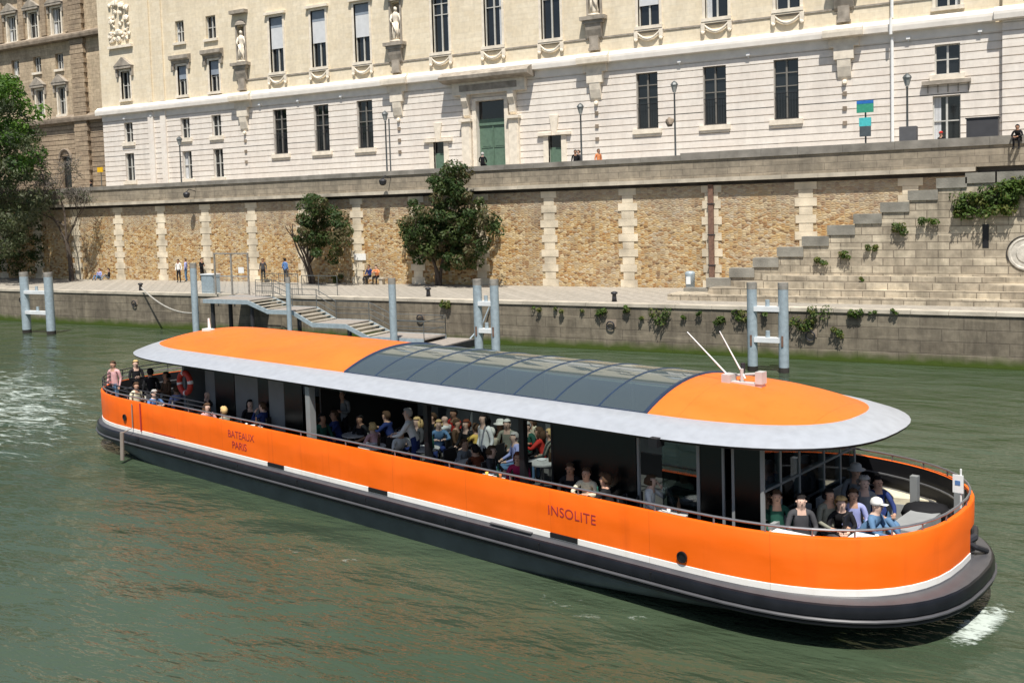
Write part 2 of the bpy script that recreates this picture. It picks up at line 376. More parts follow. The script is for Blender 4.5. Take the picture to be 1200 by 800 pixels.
# ---- embankment wall
ew = thing('embankment_wall', (-40, YW, ZQ), 'tall golden rubble stone embankment wall with pale pilasters between quay and street', 'wall')
mb = MB(); mb.box(-140, 40, YW, YW+.5, ZQ-.1, 8.06); mb.build('masonry', RUB, ew)
ZS = 8.27
mb = MB(); mb.box(-140, -4.3, YW-.05, YW+.5, 8.06, 8.26); mb.build('string_course_shade', SHADEWET, ew)  # shadow under the ledge painted as a dark strip
mb = MB(); x = -140
while x < -4.4:
    wd = min(rnd.uniform(1.6, 2.4), -4.4-x+.01); mb.box(x+.006, x+wd-.006, YW-.40, YW+.5, 8.26, 8.48+rnd.uniform(-.01, .01)); x += wd
mb.build('ledge', COPE, ew)
mb = MB(); mb.box(-140, 40, YW-.06, YW+.45, 8.48, 9.50); mb.build('parapet', PAR, ew)
mb = MB(); x = -140
while x < 40:
    wd = rnd.uniform(1.8, 2.6); mb.box(x+.006, x+wd-.006, YW-.14, YW+.55, 9.50, 9.80+(.12 if x > -20 else 0)+rnd.uniform(-.01, .01)); x += wd
mb.build('parapet_coping', PARTOP, ew)
pil = [-71.76, -66.56, -61.68, -56.91, -52.25, -47.4, -42.63, -37.7, -32.8, -27.93, -22.79, -17.76, -12.6, -7.4, -76.7, -81.6]
for i, px in enumerate(pil):
    mb = MB(); z = ZQ-.01; k = 0
    while z < 8.03:
        h = min(.445, 8.06-z); wd = (.56 if k % 2 == 0 else .37)*rnd.uniform(.92, 1.08); d = .035
        mb.box(px-wd, px+wd, YW-d-.02*(k % 2 == 0), YW+.05, z+.006, z+h-.006); z += h; k += 1
    mb.build('pilaster', CHAIN, ew)

# ---- stairway against the wall, ashlar front with stepped coping
st = thing('stairway', (-8, 48.5, ZQ), 'pale ashlar stone stairway rising right from quay with stepped coping', 'stairway')
mb = MB(); YS = 48.75
steps = []
x = -17.55; z = 2.80
while x < 6:
    steps.append((x, x+1.2, z)); x += 1.2; z = min(z+.512, 8.1)
for (a, b_, zt) in steps: mb.box(a, b_, YS, YS+.45, ZQ-.01, zt-.46)
# closing end wall and upper landing wall at the right
mb.box(-3.6, 30, YS-.001+.06, YS+.5, 6.5, 7.6)
mb.build('ashlar_wall', STAIRW, st)
mb = MB()
for (a, b_, zt) in steps: mb.box(a-.05, b_+.02, YS-.07, YS+.52, zt-.46+.002, zt)
mb.build('stepped_coping', STEPC, st)
mb = MB(); n = 34
for i in range(n):
    a = -17.5+i*.5
    mb.box(a, a+.5, YS+.455, YW-.01, ZQ-.005, min(2.5+i*.17, 8.2))
mb.build('steps', COPE, st)
mb = MB()
for j, (y0, z1, xa) in enumerate(((47.15, 2.62, -17.9), (47.55, 2.92, -15.9), (47.95, 3.22, -14.6), (48.35, 3.50, -13.4))):
    mb.box(xa+(0 if j else 0), 30, y0, YS-.002, ZQ-.012 if j == 0 else (2.62, 2.92, 3.22)[j-1]+.002, z1)
mb.build('stepped_base', STAIRW, st)
mb = MB(); a = onY(1155, 276, YS-.0)
mb.box(a.x-.13, a.x+.13, YS-.012, YS+.02, a.z-.55, a.z+.5); mb.build('drain_slot', BLACKP, st)
# round carved medallion at the right edge
a = onY(1203, 297, YS)
mb = MB()
mb.lathe([(0, 0), (.72, 0), (.72, .05), (.64, .06), (.60, .03), (.42, .035), (.38, .07), (.12, .09), (.02, .09)], (0, 0, 0), 32)
med = MB(); med.v = [(a.x+v[0], YS-.003-v[2], a.z+v[1]) for v in mb.v]; med.f = mb.f; med.m = mb.m
tag(med.build('wall_medallion', COPEW, None), 'round white stone medallion with dark rim on the stairway wall at right edge', 'medallion')
mo = bpy.data.objects['wall_medallion']
ring = MB(); ring.tube([(a.x+.78*math.cos(t_), YS-.03, a.z+.78*math.sin(t_)) for t_ in [R(q) for q in range(80, 215, 9)]], .022, 6)
ring.build('metal_arc', IRON, mo)

# ------------------------------------------------------------------ buildings
YB = 67.9
pal = thing('palace_building', (-45, YB, 8.8), 'long pale limestone palace with rusticated ground floor and statues in niches', 'building')
def wall_bands(mb, x0, x1, z0, z1, yf, holes, course=None, depth=.45, groove=.07):
    zs = {z0, z1}; cl = set()
    if course:
        z = z0
        while z < z1-.05: cl.add(round(z, 4)); zs.add(round(z, 4)); z += course
    for h in holes:
        for q in (h[2], h[3]):
            if z0 < q < z1: zs.add(q)
    zs = sorted(zs)
    for a, b in zip(zs[:-1], zs[1:]):
        if b-a < 1e-4: continue
        iv = [(x0, x1)]
        for h in holes:
            if h[2] < b-1e-5 and h[3] > a+1e-5:
                nv = []
                for p, q in iv:
                    if h[1] <= p or h[0] >= q: nv.append((p, q)); continue
                    if h[0] > p: nv.append((p, h[0]))
                    if h[1] < q: nv.append((h[1], q))
                iv = nv
        for p, q in iv:
            if course:
                ga = .065 if round(a, 4) in cl else 0
                mb.box(p, q, yf, yf+.08, a+ga, b); mb.box(p, q, yf+.08, yf+depth, a, b)
            else: mb.box(p, q, yf, yf+depth, a, b)

ups = [(-61.89, 1.55, 19.72, 24.55, 'b'), (-57.1, 1.6, 19.72, 24.55, 'b'), (-52.4, 1.6, 19.72, 24.55, 'b'),
       (-44.53, 1.6, 19.72, 24.55, 'n'), (-39.66, 1.6, 19.72, 24.55, 'n'), (-34.64, 1.6, 19.72, 24.55, 'n'),
       (-26.79, 1.6, 19.80, 24.55, 'h'), (-21.81, 1.6, 19.80, 24.55, 'n'), (-16.93, 1.6, 19.80, 24.55, 'n'), (-7.11, 1.4, 18.75, 22.0, 'n')]
upl = [(-73.91, 1.15, 23.6, 25.6, 's'), (-69.84, 1.25, 23.5, 25.6, 's'), (-73.85, 1.2, 18.66, 21.4, 'p'), (-69.65, 1.25, 18.66, 21.5, 'p'), (-81.7, 1.3, 18.9, 21.6, 'g')]
low = [(-61.89, 1.6, 12.5, 16.45, 'l'), (-57.15, 1.65, 12.5, 16.5, 'l'), (-52.43, 1.65, 12.5, 16.5, 'l'),
       (-27.03, 1.65, 12.5, 16.5, 'l'), (-22.03, 1.65, 12.45, 16.5, 'l'), (-17.1, 1.65, 12.5, 16.5, 'l'),
       (-7.15, 1.45, 14.6, 16.45, 'm'), (-7.2, 1.6, 10.2, 13.3, 'm'),
       (-81.65, 1.25, 14.66, 16.6, 'm'), (-81.69, 1.3, 10.88, 13.6, 'm'), (-73.75, 1.2, 14.6, 16.5, 'm'), (-73.72, 1.25, 10.74, 13.4, 'm'),
       (-69.68, 1.2, 14.55, 16.5, 'm'), (-69.65, 1.25, 10.73, 13.4, 'm')]
doors = [(-45.06, 1.0, 8.9, 12.6), (-34.53, 1.1, 8.9, 12.5)]
big = (-40.09, 2.55, 8.9, 15.55)
hl = [(x-w/2, x+w/2, a, b) for x, w, a, b, k in low] + [(x-w/2, x+w/2, a, b) for x, w, a, b in doors] + [(big[0]-big[1]/2, big[0]+big[1]/2, big[2], big[3])]
hu = [(x-w/2, x+w/2, a, b) for x, w, a, b, k in ups+upl]
nich = [-66.1, -48.9, -31.0, -13.3]
hu += [(x-.45, x+.45, 20.95, 24.2) for x in nich]
mb = MB(); wall_bands(mb, -85.35, -4.06, 9.9, 17.45, YB, hl, .4925); mb.box(-85.35, -4.06, YB+.02, YB+.45, 8.7, 8.9)
wall_bands(mb, -85.35, -4.06, 8.9, 9.9, YB-.08, hl)
mb.build('ground_floor_wall', WHITE, pal)
mb = MB(); wall_bands(mb, -85.35, -4.06, 17.45, 31, YB+.04, hu, None, .5); mb.build('upper_wall', CREAM, pal)
# projecting pavilion at the right end
mb = MB(); wall_bands(mb, -4.06, 30, 9.9, 17.45, YB-.4, [(.1, 1.4, 12.2, 14.0)], .4925, .8); mb.box(-4.06, 30, YB-.45, YB+.3, 8.7, 9.9)
mb.build('pavilion_base_wall', WHITE, pal)
mb = MB(); mb.box(-4.06, 30, YB-.36, YB+.5, 17.45, 31); mb.build('pavilion_upper_wall', CREAM, pal)
mb = MB(); mb.box(.05, 1.45, YB-.02, YB+.08, 12.15, 14.05); mb.build('pavilion_window', PANE, pal)
# dark interior and flat mass behind
mb = MB(); mb.box(-85.3, 29, YB+.9, YB+14, 8.7, 31.2); mb.build('inner_mass', OLDTRIM, pal)
# roof above the frame
mb = MB(); mb.box(-85.8, 30.3, YB-.8, YB+15, 31.2, 32.0)
mb.prism([(YB-.3, 32.0), (YB+15, 32.0), (YB+12, 36), (YB+3, 36)], 'x', -85.5, 30)
mb.build('roof', mat('slate_roof', (.11, .12, .14), .5), pal)
# cornice
def cornice(mb, x0, x1, yf, z, k=1):
    prof = [(yf+.05, z), (yf-.12, z), (yf-.14, z+.05), (yf-.44*k, z+.06), (yf-.47*k, z+.34), (yf-.46*k, z+.52), (yf-.30*k, z+.62), (yf-.10, z+.82), (yf+.05, z+.84)]
    mb.prism(prof, 'x', x0, x1)
mb = MB(); cornice(mb, -85.9, -4.46, YB, 17.46); cornice(mb, -4.5, 30, YB-.4, 17.47); mb.box(-85.4, -4.0, YB-.03, YB+.02, 16.93, 17.46)
mb.build('cornice', mat('white_cornice_stone', (.80, .75, .68), .8, var=.08, scale=1.5, spec=.2), pal)
mb = MB(); mb.box(-66, -4.2, YB-.02, YB+.02, 19.30, 19.42); mb.build('sill_band', TRIMG, pal)

WR = random.Random(12)
def window(parent, x, w, z0, z1, kind, yf, name='window'):
    fr = MB(); d = yf+.24
    t = .07
    fr.box(x-w/2, x-w/2+t, d, d+.09, z0, z1); fr.box(x+w/2-t, x+w/2, d, d+.09, z0, z1)
    fr.box(x-w/2+t, x+w/2-t, d, d+.09, z1-t, z1); fr.box(x-w/2+t, x+w/2-t, d, d+.09, z0, z0+t)
    fr.box(x-.06, x+.06, d-.01, d+.085, z0+t, z1-t)
    hh = z1-z0
    bars = [z0+hh*.62] if kind in 'lnb' else [z0+hh*.5]
    if kind == 'l': bars = [z0+hh*.56, z0+hh*.78]
    if kind == 'n': bars = [z0+hh*.62, z0+hh*.8]
    for zb in bars:
        fr.box(x-w/2+t, x-.06, d+.002, d+.08, zb-.035, zb+.035); fr.box(x+.06, x+w/2-t, d+.002, d+.08, zb-.035, zb+.035)
    f = fr.build(name, LOWFR if kind == 'l' else WOODFR, parent)
    p = MB(); p.box(x-w/2, x+w/2, d+.1, d+.14, z0, z1); p.build('pane', PANE, f)
    if kind == 'b':
        q = MB(); q.box(x-w/2+.05, x+w/2-.05, d-.09, d-.03, z0+hh*.43, z0+hh*.81, 0); q.box(x-w/2+.04, x+w/2-.04, d-.10, d-.02, z0+hh*.81+.004, z1-.03, 1)
        q.build('blind', [BLIND, SHADEB], f)
    if kind == 'h':
        q = MB(); q.box(x-w/2+.05, x+w/2-.05, d-.09, d-.03, z0+1.45, z1-.05); q.build('blind', BLIND, f)
    if kind == 'p':
        q = MB(); q.box(x-w/2+.05, x+w/2-.05, d-.09, d-.03, z0+hh*.55, z1-.04); q.build('blind', SHADEB, f)
    if kind == 'l':   # wrought iron grille in front of the lower half
        q = MB()
        for k in range(9): 
            xx = x-w/2+w*(k+.5)/9; q.tube([(xx, yf+.1, z0), (xx, yf+.1, z0+hh*.45)], .010, 4)
        for zb in (z0+.1, z0+hh*.45): q.box(x-w/2, x+w/2, yf+.085, yf+.115, zb-.015, zb+.015)
        q.build('grille', IRON, f)
    if kind in 'nmgs' and WR.random() < .55:
        q = MB(); side = WR.choice((-1, 1)); cw = w*WR.uniform(.12, .28)
        x_ = x+side*(w/2-cw/2-t)
        for j in range(5): q.box(x_-cw/2+cw*j/5, x_-cw/2+cw*(j+.8)/5, d+.092, d+.098, z0+.08, z1-.08)
        q.build('curtain', BLIND, f)
    s = MB()
    if kind in 'lm':
        s.box(x-w/2-.28, x+w/2+.28, yf-.16, yf+.2, z0-.34, z0-.004); s.box(x-w/2-.2, x+w/2+.2, yf-.09, yf-.002, z0-.5, z0-.342)
    else:
        s.box(x-w/2-.25, x+w/2+.25, yf-.2, yf+.2, z0-.24, z0-.004)
    s.build('sill', TRIM, f)
    if kind in 'bnhg' or kind == 'p':
        s = MB(); e = .2
        s.box(x-w/2-e, x-w/2, yf-.06, yf+.2, z0, z1+e); s.box(x+w/2, x+w/2+e, yf-.06, yf+.2, z0, z1+e); s.box(x-w/2, x+w/2, yf-.06, yf+.2, z1, z1+e)
        s.build('surround', TRIM, f)
    if kind in 'bn':
        s = MB(); s.box(x-w/2-.42, x+w/2+.42, yf-.28, yf, z1+e+.01, z1+e+.22)
        s.build('lintel', TRIM, f)
    if kind == 'p':
        s = MB(); s.prism([(yf+.01, z1+.24), (yf-.15, z1+.24), (yf-.2, z1+.5), (yf-.5, z1+.62), (yf-.5, z1+.95), (yf+.01, z1+1.05)], 'x', x-w/2-.65, x+w/2+.65)
        for sx in (-1, 1): s.box(x+sx*(w/2+.42)-.12, x+sx*(w/2+.42)+.12, yf-.22, yf, z1-.35, z1+.238)
        s.build('hood', TRIMG, f)
    if kind == 'g':
        s = MB(); s.box(x-w/2-.55, x+w/2+.55, yf-.38, yf, z1+.24, z1+.5)
        s.prism([(x-w/2-.6, z1+.502), (x+w/2+.6, z1+.502), (x, z1+1.35)], 'y', yf-.42, yf)
        for sx in (-1, 1): s.box(x+sx*(w/2+.42)-.12, x+sx*(w/2+.42)+.12, yf-.22, yf, z1-.5, z1+.238)
        s.build('pediment', TRIMG, f)
    return f
for x, w_, a, b_, k in ups: window(pal, x, w_, a, b_, k, YB+.04)
for x, w_, a, b_, k in upl: window(pal, x, w_, a, b_, k, YB+.04)
for x, w_, a, b_, k in low: window(pal, x, w_, a, b_, k, YB)
# garlands under the tall windows
for x, w_, a, b_, k in ups[:-1]:
    g = MB(); z = a-.30
    g.box(x-1.12, x+1.12, YB-.12, YB+.04, z-.06, z+.04)
    for sx in (-1, 1):
        g.box(x+sx*.95-.14, x+sx*.95+.14, YB-.16, YB+.03, z-.55, z-.062)
        g.blob((x+sx*.95, YB-.12, z-.66), .15, 3)
    g.tube([(x-.82+1.64*i/8, YB-.12, z-.18-.48*(1-((i-4)/4)**2)) for i in range(9)], [.05, .08, .1, .12, .13, .12, .1, .08, .05], 8)
    g.build('garland', TRIM, pal)
# niches, statues, consoles, brackets
def statue(parent, x, y, z):
    g = MB(); rr = random.Random(int(x))
    g.lathe([(.30, 0), (.33, .2), (.24, .75), (.27, 1.2), (.22, 1.5), (.30, 1.85), (.33, 2.1), (.16, 2.28), (.09, 2.36)], (x, y, z), 14, None, 1, .75)
    g.blob((x+.03, y-.02, z+2.5), .16, 2, None, 1.25, 2)
    g.tube([(x-.33, y, z+2.1), (x-.44, y-.1, z+1.7), (x-.25, y-.28, z+1.45)], [.11, .09, .06], 8)
    g.tube([(x+.33, y, z+2.1), (x+.46, y-.05, z+1.75), (x+.42, y-.12, z+1.3)], [.11, .09, .07], 8)
    for i in range(7):
        a = rr.uniform(2.6, 6.6); g.tube([(x+.27*math.cos(a), y+.2*math.sin(a), z+1.45), (x+.33*math.cos(a+.25), y+.26*math.sin(a+.25), z+.1)], [.05, .07], 6)
    g.tube([(x-.15, y-.25, z+1.4), (x+.1, y-.3, z+.9), (x+.28, y-.2, z+.3)], [.06, .08, .05], 6)
    g.box(x-.4, x+.4, y-.3, y+.3, z-.15, z)
    return g.build('statue', TRIM, parent, smooth=True)
for i, x in enumerate(nich):
    g = MB(); g.box(x-.45, x+.45, YB+.5, YB+.56, 20.95, 24.2); g.box(x-.62, x-.45, YB-.06, YB+.04, 20.9, 24.3); g.box(x+.45, x+.62, YB-.06, YB+.04, 20.9, 24.3)
    g.lathe([(.55, 0), (.45, .25), (.2, .42), (.02, .5)], (x, YB-.02, 24.3), 16, None, 1.2, .5)
    g.box(x-.95, x+.95, YB-.45, YB+.04, 24.75 if i else 25.3, 25.0 if i else 25.6)
    g.build('niche_frame', TRIMG, pal)
    if i < 3 or True: statue(pal, x, YB+.02, 21.12)
    g = MB()
    g.box(x-1.0, x+1.0, YB-.55, YB+.04, 20.65, 20.92); g.box(x-.8, x+.8, YB-.42, YB+.04, 20.4, 20.648)
    g.prism([(YB+.04, 20.4), (YB-.36, 20.398), (YB-.30, 19.95), (YB-.14, 19.4), (YB+.04, 19.2)], 'x', x-.62, x+.62)
    g.box(x-.36, x+.36, YB-.26, YB+.02, 18.62, 19.5)
    g.box(x-.42, x+.42, YB-.34, YB+.02, 18.45, 18.62)
    g.build('console', TRIMG, pal)
    g = MB()   # the cornice breaks forward over a keystone bracket
    cornice(g, x-1.25, x+1.25, YB-.32, 17.44)
    g.box(x-.95, x+.95, YB-.28, YB, 16.9, 17.438)
    g.build('cornice_break', TRIM, pal)
    g = MB()
    g.box(x-.62, x+.62, YB-.36, YB, 16.1, 16.898)
    g.prism([(YB, 16.098), (YB-.34, 16.096), (YB-.28, 15.6), (YB-.12, 15.0), (YB, 14.8)], 'x', x-.42, x+.42)
    g.blob((x, YB-.1, 14.65), .16, 5, None, 1.2)
    g.build('bracket', TRIM, pal)
    g = MB()
    for zz in (13.9, 12.95, 12.0): g.prism([(x-.13, zz-.13), (x+.13, zz-.13), (x+.13, zz+.13), (x-.13, zz+.13)], 'y', YB-.1, YB+.02)
    g.build('stone_studs', OLDTRIM, pal)
# security lamps under the cornice
for x in (-82, -78.2, -64.1, -59.6, -54.8, -24.5, -19.6, -9.4, -5.3):
    g = MB(); g.box(x-.12, x+.12, YB-.22, YB-.031, 16.95, 17.13); g.box(x-.03, x+.03, YB-.14, YB-.031, 16.8, 16.948)
    g.build('wall_light', WHITEP, pal)
# great doorway
bx = big[0]
g = MB()
g.box(bx-1.27, bx+1.27, YB+.35, YB+.43, 8.9, 14.15)
for k in range(2):
    for (za, zb) in ((9.2, 10.1), (10.3, 11.7), (11.9, 13.3)):
        xa = bx-1.1+k*1.16; g.box(xa, xa+1.0, YB+.31, YB+.349, za, zb); g.box(xa+.12, xa+.88, YB+.29, YB+.309, za+.12, zb-.12)
g.box(bx-.035, bx+.035, YB+.28, YB+.349, 8.9, 13.6); g.box(bx-1.27, bx+1.27, YB+.25, YB+.349, 13.65, 13.85)
dd = g.build('door', GDOOR, pal)
g = MB(); g.box(bx-1.27, bx+1.27, YB+.36, YB+.42, 14.152, 15.55); g.build('transom', PANE, dd)
g = MB()
for sx in (-1, 1):
    g.box(bx+sx*1.45-.17, bx+sx*1.45+.17, YB-.14, YB+.2, 8.9, 15.74)
    g.box(bx+sx*2.15-.42, bx+sx*2.15+.42, YB-.30, YB, 8.9, 14.0)
    g.box(bx+sx*2.15-.34, bx+sx*2.15+.34, YB-.34, YB-.301, 9.8, 13.6)
    g.box(bx+sx*2.15-.55, bx+sx*2.15+.55, YB-.50, YB, 14.0, 14.22)
    g.prism([(YB, 16.1), (YB-.62, 16.1), (YB-.6, 15.6), (YB-.34, 15.1), (YB-.3, 14.5), (YB, 14.24)], 'x', bx+sx*2.1-.26, bx+sx*2.1+.26)
g.box(bx-1.28, bx+1.28, YB-.14, YB+.2, 15.56, 15.76)
g.box(bx-3.3, bx+3.3, YB-.40, YB, 16.1, 17.05)
g.build('portal_surround', TRIM, pal)
g = MB()
g.prism([(YB, 17.05), (YB-.55, 17.05), (YB-1.25, 17.25), (YB-1.3, 17.5), (YB-1.0, 17.72), (YB, 18.1)], 'x', bx-4.0, bx+4.0)
g.build('portal_hood', TRIMG, pal)
g = MB(); g.box(bx-2.6, bx+2.6, YB-.43, YB-.401, 16.35, 16.85); g.build('inscription_panel', TRIMG, pal)
for x, w_, a, b_ in doors:
    g = MB(); g.box(x-w_/2, x+w_/2, YB+.25, YB+.33, a, b_-.9)
    f = g.build('side_door', GDOOR, pal)
    g = MB(); g.box(x-w_/2, x+w_/2, YB+.26, YB+.33, b_-.896, b_); g.build('transom', PANE, f)
    g = MB(); g.box(x-w_/2-.42, x-w_/2, YB-.06, YB+.2, 8.9, b_); g.box(x+w_/2, x+w_/2+.42, YB-.06, YB+.2, 8.9, b_)
    g.box(x-w_/2-.85, x-.18, YB-.24, YB, b_+.01, b_+.22); g.box(x+.18, x+w_/2+.85, YB-.24, YB, b_+.01, b_+.22)
    g.prism([(x-.17, b_+.01), (x+.17, b_+.01), (x+.38, b_+1.5), (x-.38, b_+1.5)], 'y', YB-.12, YB)
    g.build('door_surround', TRIM, f)
# engaged round shafts and relief at the left end
g = MB()
for x in (-78.3, -76.6): g.box(x-.35, x+.35, YB-.16, YB+.03, 8.9, 17.4, 1); g.box(x-.35, x+.35, YB-.10, YB+.05, 18.32, 31, 0)
g.build('engaged_shaft', [CREAM, WHITE], pal)
g = MB(); rr = random.Random(4)
for i in range(46): g.blob((-82.2+rr.uniform(-1.4, 1.4), YB-.02, 25.4+rr.uniform(-1, 3.0)), rr.uniform(.12, .38), i)
g.box(-83.8, -80.4, YB-.25, YB+.04, 23.9, 24.15)
g.build('carved_relief', TRIM, pal)
# hooded small lintels over ground windows at the right, drainpipe
g = MB(); g.tube([(-10.36, YB-.12, 9.0), (-10.36, YB-.12, 17.2)], .10, 10); g.tube([(-10.36, YB-.62, 17.3), (-10.36, YB-.62, 18.3)], .10, 10)
g.tube([(-10.36, YB-.12, 18.4), (-10.36, YB-.12, 31)], .10, 10); g.build('drainpipe', WHITEP, pal)
g = MB(); g.box(-8.6, -5.8, YB-.3, YB, 14.0, 14.24)
for i in range(5): g.box(-8.3+i*.58, -8.24+i*.58, YB-.05, YB, 13.5, 13.98)
g.build('door_lintel', TRIMG, pal)

# ---- older building at the far left
old = thing('old_stone_building', (-100, 70.5, 8.8), 'older soot darkened stone building with pedimented windows at left behind the tree', 'building')
YO = 69.4
def oy(x, y): return onY(x, y, YO)
hol = []
rows = [('A', [(15, 20, 50), (40, 14, 45), (67, 9, 40)], 2.0, 'g'), ('B', [(18.5, 72, 90), (44, 66, 84), (70, 62, 81)], 1.3, 's'),
        ('C', [(48, 107, 134), (74, 101, 137)], 1.6, 'g')]
wl = []
for nme, lst, w_, k in rows:
    for (cx_, yt, yb) in lst:
        a = oy(cx_, yb); b_ = oy(cx_, yt); wl.append((a.x, w_, a.z, b_.z, k)); 
x0r = [q for q in wl if q[4] == 'g'][0]
# level each row
def lev(rws, i0, i1):
    z0 = sum(r_[2] for r_ in rws[i0:i1])/(i1-i0); z1 = sum(r_[3] for r_ in rws[i0:i1])/(i1-i0)
    for i in range(i0, i1): rws[i] = (rws[i][0], rws[i][1], z0, z1, rws[i][4])
lev(wl, 0, 3); lev(wl, 3, 6); lev(wl, 6, 8)
dx = wl[1][0]-wl[0][0]
for r_ in list(wl[0:1]): 
    for k in (1, 2): wl.append((r_[0]-dx*k, r_[1], r_[2], r_[3], r_[4]))
arch = oy(78, 200)
hol = [(x-w/2, x+w/2, a, b) for x, w, a, b, k in wl] + [(arch.x-.75, arch.x+.75, 10.6, 14.0)]
zc1 = oy(56, 52).z; zc2 = oy(85, 144).z
mb = MB(); wall_bands(mb, -140, -86.2, 8.6, zc2, YO, hol, .5, .5, .03); mb.build('base_wall', OLD, old)
mb = MB(); wall_bands(mb, -140, -86.2, zc2, 32, YO+.01, hol, None, .5); mb.build('upper_wall', OLDSUN, old)
mb = MB(); mb.box(-140, -86, YO+1, YO+12, 8.6, 32); mb.build('inner_mass', OLDTRIM, old)
mb = MB(); cornice(mb, -140, -85.9, YO, zc1, 1.6); cornice(mb, -140, -85.9, YO, zc2, 1.2); mb.build('cornice', OLDTRIM, old)
for x, w_, a, b_, k in wl:
    f = window(old, x, w_*.75, a, b_, 'g' if k == 'g' else 's', YO)
g = MB(); g.box(arch.x-.75, arch.x+.75, YO+.3, YO+.36, 10.6, 14.0); g.build('arched_window', PANE, old)
g = MB()
pts = [(arch.x+.95*math.cos(t_), 13.7+.95*math.sin(t_)) for t_ in [R(q) for q in range(0, 181, 15)]]
g.tube([(p[0], YO-.06, p[1]) for p in pts], .15, 6); g.build('arch_moulding', OLDTRIM, old)
g = MB(); xq = oy(93, 60).x; k = 0; z = 8.8
while z < 31:
    h = .5; g.box(xq-.95-.12*(k % 2), xq+.95+.12*(k % 2), YO-.38, YO, z+.02, z+h-.02); z += h; k += 1
g.build('quoin_pilaster', OLD, old)
for x in [wl[i][0]+dx/2 for i in range(0, 3)]+[wl[0][0]-dx/2]:
    g = MB(); g.box(x-.4, x+.4, YO-.2, YO, zc1+.9, 31); g.build('pilaster', OLD, old)
mb = MB(); mb.box(-141, -86.1, YO-.6, YO+12, 32, 33); mb.build('roof', OLDTRIM, old)

